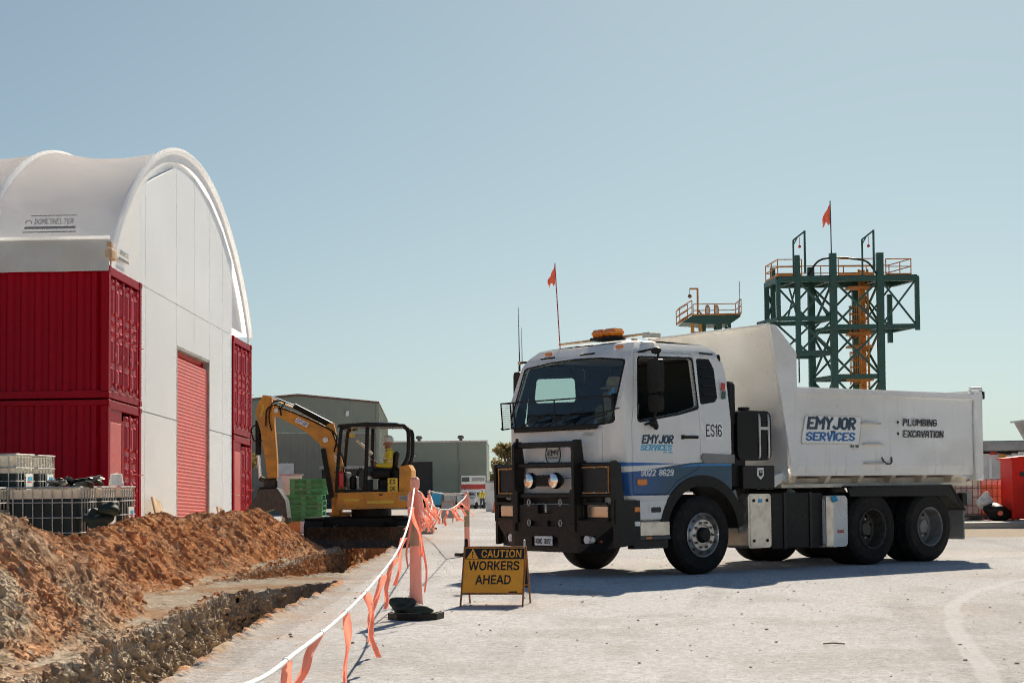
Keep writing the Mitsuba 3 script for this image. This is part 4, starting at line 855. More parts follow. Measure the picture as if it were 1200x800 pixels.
# sign on the body side
SB = lambda x, z, y=-1.232: mat((x, y, z))
pl = B(); plate = Polygon([(1.96, 1.755), (3.02, 1.755), (3.02, 1.70), (3.06, 1.68), (3.13, 1.68), (3.16, 1.71), (3.18, 1.76), (3.245, 2.15), (2.05, 2.15), (2.0, 1.94), (1.985, 1.93)])
sg = tp('body_sign', B().prism(plate, .006, 'y', 0, mat((0, -1.2235, 0))), 'm_plainwhite', parent=bx)
sg2 = tp('sign_outline', B().prism(plate.exterior.buffer(.006), .004, 'y', 0, mat((0, -1.2300, 0))), 'm_cream', parent=bx)
tp('sign_first_line', B().add(text('EMYJOR', .18, 1.04, .2, wt=1.5), SB(2.07, 1.955)).box((2.62, -1.233, 1.925), (.10, .003, .03)), 'm_navy', parent=bx, label='EMYJOR lettering on the tipper side')
tp('sign_second_line', B().add(text('SERVICES', .125, 1.06, .2, wt=1.35), SB(2.03, 1.795)), 'm_blue', parent=bx, label='SERVICES lettering on the tipper side')
tp('sign_small_print', B().add(text('PLA 7910', .035, .17, .2), SB(2.99, 1.705, -1.2345)), 'm_ink', parent=bx)
tp('trade_lettering', text('PLUMBING', .105, .79, .14, wt=1.0), 'm_ink', M=SB(4.17, 2.03, -1.231), parent=bx, label='PLUMBING lettering'); tp('bullet_dot', B().cyl((4.06, -1.225, 2.085), (4.06, -1.231, 2.085), .022, 12), 'm_ink', parent=bx)
tp('trade_lettering', text('EXCAVATION', .105, .94, .14, wt=1.0), 'm_ink', M=SB(4.17, 1.86, -1.231), parent=bx, label='EXCAVATION lettering'); tp('bullet_dot', B().cyl((4.06, -1.225, 1.915), (4.06, -1.231, 1.915), .022, 12), 'm_ink', parent=bx)

# driver in the cab (right hand seat as seen through the screen) : a person of their own
def seated_driver():
    Mx = mat((0, 0, 0))
    b = [[(-.22, -.52, 1.78, .15), (-.22, -.52, 2.00, .15)], [(-.22, -.52, 2.0, .16), (-.22, -.33, 2.22, .085), (-.22, -.71, 2.22, .085)], [(-.24, -.52, 2.24, .06), (-.26, -.52, 2.36, .055)],
         [(-.22, -.31, 2.2, .07), (-.40, -.27, 1.98, .055)], [(-.40, -.27, 1.98, .05), (-.62, -.36, 1.95, .04)], [(-.22, -.73, 2.2, .07), (-.38, -.78, 1.97, .055)], [(-.38, -.78, 1.97, .05), (-.60, -.66, 1.93, .04)],
         [(-.26, -.43, 1.73, .09), (-.66, -.40, 1.74, .07)], [(-.26, -.61, 1.73, .09), (-.66, -.64, 1.74, .07)], [(-.66, -.40, 1.74, .065), (-.74, -.4, 1.40, .05)], [(-.66, -.64, 1.74, .065), (-.74, -.64, 1.40, .05)]]
    d = thing('person', 'driver in a tan shirt and wide hat seated behind the truck windscreen', 'person')
    TD = TM @ mat((-.38, .28, .02))
    put(f'{d}__body', hull_body(b, .04), 'm_tan', TD, smooth=True, auto=False)
    hd = [[(-.27, -.52, 2.42, .085), (-.26, -.52, 2.50, .10)], [(-.36, -.52, 2.44, .02), (-.34, -.52, 2.47, .02)]]
    put(f'{d}__head', hull_body(hd, .025), 'm_skin', TD, smooth=True, auto=False)
    put(f'{d}__hat', B().lathe([(0, .13), (.08, .12), (.105, .06), (.11, .0), (.19, -.03), (.19, -.04), (.10, -.01), (0, -.01)], 28, mat((-.27, -.52, 2.525))), 'm_tan', TD, smooth=30, auto=False)
seated_driver()

# ---------------------------------------------------------------- mini excavator with its operator (machine plane near y = 35.2, boom to the left)
ex = thing('mini_excavator', 'orange and black mini excavator with open canopy straddling the trench', 'excavator')
EY = 35.2
EM = mat((0, EY, ground_z(35.2)))
def ep(name, m, bsdf, smooth=False, label=None, parent=None, M=None): return put(f'{parent or ex}__{name}', m, bsdf, EM if M is None else EM @ M, smooth=smooth, label=label)
# undercarriage runs towards the camera, blade in front
for x in (-4.02, -2.16):
    trk = rrect(-1.25, .0, 1.05, .56, .27)
    t = ep('track', B().prism(trk.difference(trk.buffer(-.06)), .38, 'x', x - .19), 'm_rubber', 30)
    ep('track_frame', B().prism(trk.buffer(-.1), .26, 'x', x - .13), 'm_black', 30, parent=t)
    for k in range(16):
        ep('track_pad', cbox(.40, .05, .04, .008), 'm_rubber', parent=t, M=mat((x, -1.05 + .126 * k, .575)))
    for k in range(3): ep('idler', B().cyl((x - .17, -1.0 + .95 * k, .28), (x + .17, -1.0 + .95 * k, .28), .17 if k != 1 else .1, 18), 'm_black', 30, parent=t)
ep('undercarriage', B().box((-3.05, -.1, .48), (1.7, 1.1, .26), .04).cyl((-2.95, 0, .60), (-2.95, 0, .82), .42, 28), 'm_black', 30)
bl = ep('dozer_blade', B().prism(Polygon([(-1.66, .0), (-1.62, .0), (-1.55, .12), (-1.58, .36), (-1.64, .42), (-1.70, .42), (-1.64, .30), (-1.62, .16)]), 2.0, 'x', -4.10), 'm_bladesteel', 20, label='rusty black dozer blade above the trench end')
P('m_bladesteel', worn((.030, .022, .018), .4, 5, (.22, .12, .06), .45), .5, metal=.3)
for x in (-3.6, -2.6): ep('blade_arm', B().bar((x, -1.6, .22), (x, -.6, .42), .10, .12), 'm_black', parent=bl)
# upper works
hs = Polygon([(-3.58, .80), (-3.55, 1.10), (-2.10, 1.12), (-2.06, .84), (-2.2, .78), (-3.5, .76)]).buffer(-.03).buffer(.03)
up = ep('house', B().prism(hs, 1.75, 'y', 0, mat((0, .875, 0))), 'm_digger', 30)
for a, b in ((-3.50, -3.02), (-3.0, -2.37), (-2.35, -2.10)):
    ep('side_door', B().prism(sbox(a, .85, b, 1.07).buffer(-.02).buffer(.015), .02, 'y', 0, mat((0, -.875, 0))), 'm_digger', parent=up)
for a, b, z0, z1 in ((-3.42, -3.12, .93, .97), (-2.96, -2.42, .875, .93)): ep('yellow_strip', cbox(b - a, .006, z1 - z0), 'm_yellow', M=mat(((a + b) / 2, -.90, (z0 + z1) / 2)), parent=up)
gs = ep('maker_sticker', cbox(.18, .006, .10), 'm_midgrey', M=mat((-2.215, -.90, .98)), parent=up)
ep('sticker_lettering', text('LMT', .05, .13), 'm_dkgrey', M=mat((-2.28, -.904, .955)), parent=up)
ep('door_catch', cbox(.06, .02, .025), 'm_black', M=mat((-2.68, -.90, 1.05)), parent=up)
ep('floor', B().box((-2.95, 0, 1.14), (1.35, 1.5, .05)), 'm_black')
ep('counterweight', B().prism(Polygon([(-2.32, 1.12), (-2.30, 1.62), (-2.12, 1.66), (-2.06, 1.55), (-2.06, 1.12)]).buffer(-.02).buffer(.02), 1.6, 'y', 0, mat((0, .8, 0))), 'm_digger', 30)
ep('engine_cover', B().box((-2.30, .1, 1.36), (.34, 1.3, .46), .05), 'm_black')
fpl = ep('fleet_plate', cbox(.20, .012, .30), 'm_yellow', M=mat((-2.44, -.86, 1.24)), label='yellow plate with ES over 06')
ep('plate_lettering', B().add(text('ES', .10, .12), mat((-2.50, -.868, 1.265))).add(text('06', .10, .12), mat((-2.50, -.868, 1.125))), 'm_ink', parent=fpl)
ep('seat_box', B().box((-2.55, -.1, 1.25), (.45, .6, .28), .04), 'm_black')
st = ep('seat', B().box((-2.62, -.1, 1.44), (.44, .48, .10), .04).box((-2.42, -.1, 1.70), (.11, .46, .50), .05, ry=.12), 'm_black')
for y in (-.42, .22): ep('console', B().box((-2.70, y, 1.48), (.40, .14, .20), .04).cyl((-2.86, y, 1.55), (-2.89, y, 1.72), .018, 8).add(trimesh.creation.icosphere(2, .035), mat((-2.89, y, 1.74))), 'm_black', True)
ep('lever_tower', B().box((-3.30, .0, 1.30), (.14, .7, .30), .04).cyl((-3.28, -.2, 1.4), (-3.16, -.2, 1.62), .014, 8).cyl((-3.28, .2, 1.4), (-3.16, .2, 1.62), .014, 8).box((-3.46, 0, 1.38), (.08, 1.3, .3), .02), 'm_black')
ep('red_extinguisher', B().lathe([(0, 0), (.055, 0), (.055, .28), (.02, .33), (0, .34)], 16, mat((-3.50, -.70, 1.22))), 'm_red', 30)
# canopy
for y in (-.70, .70):
    ep('canopy_post', B().tube(catmull([(-3.60, y, 1.10), (-3.58, y, 1.5), (-3.50, y, 2.34), (-3.44, y, 2.43), (-3.3, y, 2.46)], 6), .038, 10), 'm_black', True)
    ep('canopy_post', B().tube(catmull([(-3.02, y, 1.12), (-2.98, y, 1.8), (-2.96, y, 2.44)], 6), .04, 10), 'm_black', True)
    ep('canopy_post', B().tube(catmull([(-2.26, y, 1.30), (-2.28, y, 1.55), (-2.14, y, 1.82), (-2.12, y, 2.30), (-2.2, y, 2.44)], 6), .042, 10), 'm_black', True)
    for k in range(6): ep('post_hook', B().cyl((-3.60 + .016 * k, y, 1.35 + .17 * k), (-3.66 + .016 * k, y, 1.36 + .17 * k), .008, 5), 'm_black')
ep('canopy_roof', B().prism(Polygon([(-3.58, 2.44), (-3.54, 2.50), (-2.95, 2.535), (-2.2, 2.49), (-2.10, 2.40), (-2.13, 2.40), (-2.24, 2.44), (-3.54, 2.45)]), 1.5, 'y', 0, mat((0, .75, 0))), 'm_black', 30)
ep('roof_panel', cbox(.55, 1.2, .015), 'm_offwhite', M=mat((-2.62, 0, 2.53), 0, 0, .05))
ep('front_rail', B().cyl((-3.56, -.7, 1.62), (-3.56, .7, 1.62), .025, 8).cyl((-3.5, -.7, 2.43), (-3.5, .7, 2.43), .03, 8), 'm_black')
ep('work_lamp', B().box((-3.30, -.45, 2.28), (.10, .12, .10), .02).bar((-3.30, -.45, 2.35), (-3.30, -.45, 2.44), .02), 'm_yellow')
ep('grab_bar', B().tube([(-3.28, .4, 2.2), (-3.0, .45, 1.95), (-2.96, .45, 1.9)], .03, 8), 'm_offwhite')
ep('windscreen_bottle', B().lathe([(0, 0), (.05, 0), (.05, .2), (.02, .26), (0, .27)], 12, mat((-3.02, .1, 1.58))), 'm_plainwhite', 30)
# boom, arm, bucket
def boxpath(pts, widths, y0, y1):
    """box-section boom through pts with given depths"""
    P_ = np.asarray(pts, float); t = np.gradient(P_, axis=0); t /= np.linalg.norm(t, axis=1, keepdims=True); n = np.stack([-t[:, 1], t[:, 0]], 1); w = np.asarray(widths)[:, None] / 2
    return B().prism(Polygon(np.vstack([P_ + n * w, (P_ - n * w)[::-1]])), y1 - y0, 'y', 0, mat((0, y1, 0)))
c = catmull([(-3.58, .88), (-3.62, 1.30), (-3.72, 1.85), (-3.86, 2.20), (-4.12, 2.44), (-4.55, 2.66), (-4.98, 2.86)], 5)
bo = ep('boom', boxpath(c, np.interp(np.linspace(0, 1, len(c)), [0, .15, .45, .55, .75, 1], [.26, .30, .32, .36, .28, .20]), -.12, .12), 'm_digger', 20)
ep('boom_lettering', text('9022 8629', .07, .62, bold=True), 'm_plainwhite', M=mat((-3.72, -.125, 1.90), 0) @ trimesh.transformations.rotation_matrix(1.36, [0, 1, 0]), parent=bo)
ss = ep('boom_sticker', cbox(.27, .006, .10), 'm_plainwhite', M=mat((-4.37, -.124, 2.57)) @ trimesh.transformations.rotation_matrix(.47, [0, 1, 0]), parent=bo)
ep('sticker_lettering', text('EMYJOR', .07, .23, .2), 'm_blue', M=mat((-4.37, -.129, 2.57)) @ trimesh.transformations.rotation_matrix(.47, [0, 1, 0]) @ mat((-.12, 0, -.035)), parent=bo)
ep('boom_pin', B().cyl((-3.88, -.17, 2.20), (-3.88, .17, 2.20), .06, 16), 'm_steel', 30, parent=bo)
ep('boom_pin', B().cyl((-4.90, -.15, 2.82), (-4.90, .15, 2.82), .05, 16), 'm_steel', 30, parent=bo)
ep('boom_foot', B().box((-3.66, 0, .82), (.20, .36, .46), .04).cyl((-3.62, -.22, .92), (-3.62, .22, .92), .07, 16).box((-3.60, 0, .62), (.42, .30, .12), .03), 'm_digger')
rc = ep('boom_ram', B().cyl((-3.62, -.0, .72), (-3.80, 0, 1.55), .062, 14), 'm_black', 30, parent=bo)
for y in (-.19,): ep('ram_rod', B().cyl((-3.80, y + .19, 1.5), (-3.92, y + .19, 2.12), .03, 12), 'm_chrome', 30, parent=bo)
ep('ram_guard', B().bar((-3.76, -.16, 1.0), (-3.93, -.16, 2.02), .10, .05, up=(0, 1, 0)), 'm_black', parent=bo)
ep('arm_ram', B().cyl((-3.75, 0, 2.50), (-4.55, 0, 2.92), .06, 14), 'm_black', 30, parent=bo); ep('ram_rod', B().cyl((-4.5, 0, 2.895), (-5.05, 0, 3.12), .032, 12), 'm_chrome', 30, parent=bo)
ep('ram_bracket', B().prism(Polygon([(-3.66, 2.30), (-3.72, 2.56), (-3.82, 2.54), (-3.98, 2.40)]), .18, 'y', 0, mat((0, .09, 0))), 'm_digger', parent=bo)
ar = catmull([(-5.10, 3.14), (-5.14, 2.80), (-5.08, 2.35), (-5.02, 1.80), (-5.0, 1.42)], 5)
am = ep('dipper_arm', boxpath(ar, np.interp(np.linspace(0, 1, len(ar)), [0, .25, .45, 1], [.16, .40, .30, .20]), -.10, .10), 'm_digger', 20)
ep('bucket_ram', B().cyl((-5.30, 0, 2.62), (-5.30, 0, 1.90), .062, 14), 'm_black', 30, parent=am); ep('ram_rod', B().cyl((-5.30, 0, 1.92), (-5.26, 0, 1.42), .034, 12), 'm_chrome', 30, parent=am)
ep('yellow_patch', B().bar((-5.17, -.105, 2.95), (-5.22, -.105, 2.70), .05, .004, up=(0, 1, 0)), 'm_yellow', parent=am)
ep('linkage', B().bar((-5.26, -.1, 1.42), (-5.02, -.1, 1.30), .09, .04, up=(0, 1, 0)).bar((-5.26, .1, 1.42), (-5.02, .1, 1.30), .09, .04, up=(0, 1, 0)).box((-5.04, 0, 1.30), (.28, .26, .26), .05).box((-5.1, 0, 1.14), (.42, .28, .2), .04), 'm_bladesteel', parent=am)
hz = [[(-4.9, -.13, 2.80), (-4.72, -.16, 2.98), (-4.95, -.16, 3.0), (-5.05, -.15, 2.7), (-5.0, -.14, 2.4)], [(-4.8, -.13, 2.72), (-4.85, -.18, 2.93), (-5.08, -.17, 2.85), (-5.12, -.13, 2.5)], [(-3.7, -.13, 1.95), (-3.66, -.14, 2.3), (-4.0, -.14, 2.52), (-4.6, -.14, 2.80), (-4.85, -.14, 2.88)],
      [(-5.28, -.1, 2.55), (-5.42, -.12, 2.45), (-5.36, -.12, 2.2), (-5.2, -.11, 2.2)], [(-3.56, -.12, 1.2), (-3.50, -.13, 1.7), (-3.62, -.13, 2.05), (-3.74, -.13, 2.36)]]
for h in hz: ep('hydraulic_hose', sweep(catmull(h, 6), .016, 6), 'm_black', True, parent=bo)
bk = Polygon([(-5.22, 1.18), (-4.86, 1.20), (-4.70, .95), (-4.66, .60), (-4.70, .58), (-4.92, .78), (-5.20, .70), (-5.56, .52), (-5.58, .56), (-5.40, .90)])
bb = ep('bucket', B().prism(bk, .60, 'y', 0, mat((0, .30, 0))), 'm_bucket', 30, label='dark worn steel bucket resting over the spoil')
P('m_bucket', worn((.07, .065, .06), .3, 5, (.22, .12, .06), .5), .45, metal=.4)
for k in range(4): ep('bucket_tooth', B().box((-4.68, -.24 + .16 * k, .54), (.05, .06, .14), .01), 'm_bucket', parent=bb)
# operator
def figure(name, label, bones, head, parts, M, group=None):
    d = thing(name, label, 'person', group)
    for nm, bn, m, e in bones: put(f'{d}__{nm}', hull_body(bn, e), m, M, smooth=True)
    for nm, ms, m in parts: put(f'{d}__{nm}', ms, m, M, smooth=30)
    return d
OX = -2.56
shirt = [[(OX, -.1, 1.52, .13), (OX + .02, -.1, 1.80, .14)], [(OX + .02, -.1, 1.82, .13), (OX + .02, -.29, 1.92, .07), (OX + .02, .09, 1.92, .07)], [(OX, -.1, 1.94, .065), (OX - .01, -.1, 2.02, .05)],
         [(OX + .02, -.30, 1.90, .068), (OX + .03, -.37, 1.64, .055)], [(OX + .03, -.37, 1.64, .052), (OX - .22, -.37, 1.66, .042)], [(OX + .02, .10, 1.90, .068), (OX + .0, .18, 1.66, .055)], [(OX + .0, .18, 1.66, .052), (OX - .22, .18, 1.66, .042)]]
trs = [[(OX, -.20, 1.50, .10), (OX - .40, -.22, 1.56, .08)], [(OX, .0, 1.50, .10), (OX - .40, .02, 1.56, .08)], [(OX - .40, -.22, 1.55, .075), (OX - .40, -.24, 1.20, .055)], [(OX - .40, .02, 1.55, .075), (OX - .42, .02, 1.20, .055)], [(OX, -.2, 1.52, .11), (OX, .0, 1.52, .11)]]
face = [[(OX - .02, -.1, 2.06, .07), (OX - .01, -.1, 2.14, .085)], [(OX - .11, -.1, 2.09, .016), (OX - .09, -.1, 2.13, .014)], [(OX, -.185, 2.11, .015), (OX + .01, -.185, 2.13, .018)], [(OX - .07, -.1, 2.03, .03), (OX - .03, -.1, 2.04, .05)]]
def hand(x, y, z):
    out = [[(x + .03, y, z, .034), (x - .03, y, z + .005, .034)]]
    for k in range(4): out.append([(x - .03, y, z + .028 - .018 * k, .011), (x - .075, y + .012, z + .03 - .019 * k, .009)]); out.append([(x - .075, y + .012, z + .03 - .019 * k, .009), (x - .072, y + .045, z + .028 - .018 * k, .008)])
    out.append([(x + .0, y + .02, z + .03, .012), (x - .045, y + .045, z + .045, .009)]); return out
belt = B().lathe([(.155, -.03), (.16, -.03), (.16, .03), (.155, .03), (.155, -.03)], 24, mat((OX + .01, -.1, 1.66)))
figure('person', 'operator in yellow work shirt and white helmet seated in the mini excavator', [('shirt', shirt, 'm_hivis', .04), ('trousers', trs, 'm_trousers', .04), ('head', face, 'm_skin', .025), ('hand', hand(OX - .27, -.37, 1.67), 'm_skin', .012), ('hand', hand(OX - .27, .18, 1.67), 'm_skin', .012)], None,
       [('helmet', B().lathe([(0, .12), (.06, .11), (.105, .06), (.118, .0), (.15, -.012), (.15, -.022), (.11, -.015), (0, -.015)], 24, mat((OX - .015, -.1, 2.165))), 'm_plainwhite'), ('reflective_band', belt, 'm_silver_tape'),
        ('chest_band', B().lathe([(.168, -.022), (.173, -.022), (.172, .022), (.167, .022), (.168, -.022)], 24, mat((OX + .02, -.1, 1.80))), 'm_silver_tape'), ('sleeve_band', B().lathe([(.058, -.02), (.063, -.02), (.063, .02), (.058, .02), (.058, -.02)], 16, mat((OX + .025, -.345, 1.74), 0, .25, 0)), 'm_silver_tape'), ('collar', B().cyl((OX - .005, -.1, 1.92), (OX - .01, -.1, 1.985), .068, 16), 'm_trousers'),
        ('knee_band', B().lathe([(.072, -.035), (.076, -.035), (.074, .035), (.07, .035), (.072, -.035)], 18, mat((OX - .40, -.23, 1.40))), 'm_silver_tape'),
        ('boot', B().add(cbox(.26, .10, .10, .035), mat((OX - .45, -.24, 1.20))), 'm_boot'), ('boot', B().add(cbox(.26, .10, .10, .035), mat((OX - .47, .02, 1.20))), 'm_boot')], EM)

# ---------------------------------------------------------------- sheds, trees and yard clutter beyond
def sheet_mat(key, c, dark):
    def fn(p, n, uv):
        a = fbm(p.x * .25, p.y * .25, p.z * .4, 3); return mix(c, dark, smoothstep(.35, .7, a))
    P(key, proc(fn), .55)
sheet_mat('m_shed', (.235, .265, .215), (.20, .23, .185)); sheet_mat('m_shedlow', (.205, .20, .165), (.175, .175, .145)); sheet_mat('m_shedtrim', (.20, .09, .06), (.17, .08, .055))
def ribbed(poly, pitch, dep):
    """ribbed wall sheet in xz (facing -y) clipped to poly: one strip mesh per sheet run"""
    x0, z0, x1, z1 = poly.bounds; out = []
    k = int((x1 - x0) / pitch)
    for i in range(k + 1):
        a = x0 + i * pitch
        for u0, u1, d in ((0, .72, 0.0), (.72, 1.0, dep)):
            g = sbox(a + u0 * pitch, z0, min(a + u1 * pitch, x1), z1).intersection(poly) if a + u0 * pitch < x1 else None
            for q in getattr(g, 'geoms', [g]) if g is not None else []:
                if q.geom_type == 'Polygon' and q.area > 1e-3:
                    m = ax(poly_prism(q, .06 + d), 'y'); out.append(m)
    return trimesh.util.concatenate(out)
S1 = thing('green_shed', 'large green ribbed metal shed with low gable behind the digger boom', 'shed')
M1 = mat((-8.81, 110, 0), .055)
gz1 = float(ground_z(110))
eave, peak = 6.66, 7.15
gab = Polygon([(-10.6, 4.75), (-10.6, eave + .05), (-5.1, peak), (0, eave), (0, 4.75)])
put(f'{S1}__gable_wall', ribbed(gab, .5, .05), 'm_shed', M1)
low = Polygon([(-10.6, gz1), (-10.6, 4.74), (0, 4.74), (0, gz1)]).difference(sbox(-3.6, gz1, -.4, 2.4))
put(f'{S1}__lower_wall', ribbed(low, .5, .05), 'm_shedlow', M1)
side = ribbed(Polygon([(0, gz1), (0, eave), (32, eave), (32, gz1)]), .6, .05)
put(f'{S1}__side_wall', side, 'm_shed', M1 @ mat((0.02, 0, 0), math.pi / 2))
rf = B().prism(Polygon([(-10.8, eave + .05), (-5.1, peak + .06), (.15, eave + .03), (.15, eave + .10), (-5.1, peak + .16), (-10.8, eave + .15)]), 32, 'y', 0, mat((0, 31.8, 0)))
put(f'{S1}__roof', rf, 'm_shedtrim', M1)
put(f'{S1}__corner_flashing', cbox(.15, .15, eave - gz1), 'm_shed', M1 @ mat((.02, -.06, (eave + gz1) / 2)))
put(f'{S1}__doorway', cbox(3.3, .3, 2.6), 'm_ink', M1 @ mat((-2.0, .35, 1.1))); put(f'{S1}__door_lintel', cbox(3.5, .12, .2), 'm_midgrey', M1 @ mat((-2.0, -.1, 2.5)))
put(f'{S1}__white_door', cbox(1.6, .08, 3.0), 'm_offwhite', M1 @ mat((-6.2, -.16, 1.3)))
put(f'{S1}__wall_lamp', B().box((-1.9, -.2, 6.0), (.22, .2, .34), .04), 'm_plainwhite', M1)
S2 = thing('green_shed', 'flat topped green shed with dark doorway and red roof edge beyond the bollards', 'shed')
gz2 = float(ground_z(165)); M2 = mat((-2.55, 165, 0), 0)
w2 = Polygon([(-13, gz2), (-13, 5.5), (0, 5.5), (0, gz2)]).difference(sbox(-7.75, gz2 - .1, -5.2, 3.6))
# doorway between x=-10.4 and -7.8 in the world
w2 = Polygon([(-13, gz2), (-13, 5.5), (0, 5.5), (0, gz2)]).difference(sbox(-7.85, gz2 - .1, -5.25, 3.6))
put(f'{S2}__front_wall', ribbed(w2, .45, .03), 'm_shed', M2)
put(f'{S2}__side_wall', cbox(.06, 20, 5.5 - gz2), 'm_shed', M2 @ mat((0, 10.1, (5.5 + gz2) / 2)))
put(f'{S2}__roof', B().box((-6.5, 10, 5.55), (13.2, 20.4, .10)), 'm_offwhite', M2); put(f'{S2}__roof_edge', cbox(13.3, .12, .14), 'm_red', M2 @ mat((-6.5, -.12, 5.56)))
put(f'{S2}__doorway', cbox(2.7, .5, 4.8), 'm_ink', M2 @ mat((-6.55, .5, 1.25)))
put(f'{S2}__downpipe', B().cyl((-2.70, -.12, gz2), (-2.70, -.12, 5.5), .07, 8), 'm_shedlow', M2)
for x in (-6.6, -2.5): put(f'{S2}__roof_vent', B().lathe([(0, 0), (.16, 0), (.16, .22), (.30, .26), (.34, .42), (.24, .56), (0, .60)], 18, mat((x, 1.0, 5.6))), 'm_dkgrey', M2, smooth=30)
put(f'{S2}__wall_lamp', B().box((-7.0, -.12, 4.2), (.3, .15, .15), .03), 'm_offwhite', M2)
# clutter in front of the far shed
GZ = lambda y: float(ground_z(y))
k = thing('sign_board', 'red and white board with pictures standing against the flat topped shed', 'sign')
g0 = GZ(160)
put(f'{k}__board', cbox(2.3, .1, 2.7), 'm_plainwhite', mat((-3.7, 160, g0 + 1.75))); put(f'{k}__red_band', cbox(2.3, .12, .48), 'm_red', mat((-3.7, 160, g0 + 2.05)))
put(f'{k}__picture', cbox(.72, .12, .42), 'm_dkgrey', mat((-4.45, 159.97, g0 + 2.75))); put(f'{k}__picture', cbox(1.2, .12, .36), 'm_midgrey', mat((-3.25, 159.97, g0 + 2.75)))
for x in (-4.75, -2.65): put(f'{k}__post', cbox(.1, .1, 3.0), 'm_galv', mat((x, 160.1, g0 + 1.5)))
vh = thing('parked_van', 'pale van parked in front of the red and white board', 'van')
vp = Polygon([(-1.5, .35), (-1.5, .95), (-1.15, 1.05), (-.85, 1.65), (1.45, 1.65), (1.5, .35)]).buffer(-.06).buffer(.06)
VM = mat((-3.75, 156, GZ(156)), math.pi / 2 - .35)
put(f'{vh}__body', B().prism(vp, 1.6, 'y', 0, mat((0, .8, 0))), 'm_offwhite', VM, smooth=30)
put(f'{vh}__windscreen', B().bar((-1.16, -.68, 1.32), (-1.16, .68, 1.32), .5, .02, up=(.45, 0, 1)), 'm_black_gloss', VM); put(f'{vh}__side_window', cbox(.7, 1.62, .42, .03), 'm_black_gloss', VM @ mat((-.45, 0, 1.35)))
for x in (-1.0, 1.0):
    for y in (-.75, .75): put(f'{vh}__wheel', B().cyl((x, y - .1, .32), (x, y + .1, .32), .32, 18), 'm_rubber', VM, smooth=30)
for x, w, h, m, lb in ((-7.1, .9, 1.15, 'm_skyblue', 'pale blue lidded bin nearest the dark doorway'), (-5.85, 1.1, .9, 'm_galv', 'low grey skip bin right of the blue bin'), (-4.95, .5, 1.2, 'm_offwhite', 'slim white cabinet left of the sign board')):
    q = thing('storage_bin', lb, 'bin')
    put(f'{q}__bin', B().prism(Polygon([(-w / 2 + .06, 0), (w / 2 - .06, 0), (w / 2, h), (-w / 2, h)]), .8, 'y', 0), m, mat((x, 158, GZ(158) + .35 * (m != 'm_offwhite')))); put(f'{q}__lid', cbox(w + .06, .9, .07, .02), 'm_plainwhite', mat((x, 157.6, GZ(158) + h + .03 + .35 * (m != 'm_offwhite'))))
q = thing('dark_trailer', 'low dark trailer with wheels below the bins', 'trailer')
put(f'{q}__deck', cbox(4.6, 1.2, .35, .04), 'm_black', mat((-5.6, 158.2, GZ(158) + .42)))
for x in (-7.2, -6.6, -4.4): put(f'{q}__wheel', B().cyl((x, 157.5, GZ(158) + .3), (x, 157.7, GZ(158) + .3), .3, 16), 'm_rubber', smooth=30)
q = thing('white_tank', 'small pale cabinet half hidden left of the truck bull bar', 'cabinet'); put(f'{q}__box', cbox(.75, .7, 2.1, .05), 'm_offwhite', mat((-1.55, 120, GZ(120) + 1.05))); put(f'{q}__lid', cbox(.8, .75, .06), 'm_midgrey', mat((-1.55, 120, GZ(120) + 2.14)))
q = thing('traffic_cone', 'orange cone standing by the pale cabinet', 'cone'); put(f'{q}__cone', B().lathe([(0, .75), (.03, .75), (.17, .05), (0, .05)], 16, mat((-1.2, 112, GZ(112)))), 'm_orange_flag', smooth=30); put(f'{q}__base', cbox(.42, .42, .05), 'm_black', mat((-1.2, 112, GZ(112) + .025)))
# walking person
def walker(x, y, label):
    g = GZ(y)
    leg = [[(-.10, 0, .86, .10), (-.13, 0, .48, .075)], [(-.13, 0, .48, .07), (-.15, .03, .10, .05)], [(.10, 0, .86, .10), (.13, .05, .48, .075)], [(.13, .05, .48, .07), (.15, -.02, .10, .05)], [(-.09, 0, .92, .11), (.09, 0, .92, .11)]]
    top = [[(0, 0, 1.0, .14), (0, 0, 1.3, .16)], [(0, 0, 1.3, .15), (-.19, 0, 1.42, .07), (.19, 0, 1.42, .07)], [(0, 0, 1.45, .06), (0, 0, 1.53, .055)], [(-.2, 0, 1.4, .07), (-.31, .02, 1.12, .055)], [(-.31, .02, 1.12, .05), (-.27, -.12, .90, .04)], [(.2, 0, 1.4, .07), (.31, .02, 1.12, .055)], [(.31, .02, 1.12, .05), (.27, -.12, .90, .04)]]
    hd = [[(0, -.01, 1.57, .075), (0, 0, 1.66, .09)], [(0, -.10, 1.60, .02), (0, -.09, 1.63, .015)]]
    figure('person', label, [('trousers', leg, 'm_trousers', .05), ('shirt', top, 'm_hivis', .05), ('head', hd, 'm_skin', .03), ('hand', [[(-.27, -.14, .88, .04), (-.26, -.17, .80, .025)]], 'm_skin', .02), ('hand', [[(.27, -.14, .88, .04), (.26, -.17, .80, .025)]], 'm_skin', .02)], None,
           [('cap', B().lathe([(0, .10), (.07, .08), (.098, .02), (.13, -.01), (0, -.01)], 18, mat((0, 0, 1.67))), 'm_plainwhite'), ('boot', B().box((-.15, -.03, .05), (.11, .28, .10), .03), 'm_boot'), ('boot', B().box((.15, -.06, .05), (.11, .28, .10), .03), 'm_boot')], mat((x, y, g)))
walker(-2.72, 151, 'far person in yellow shirt standing by the red and white board')
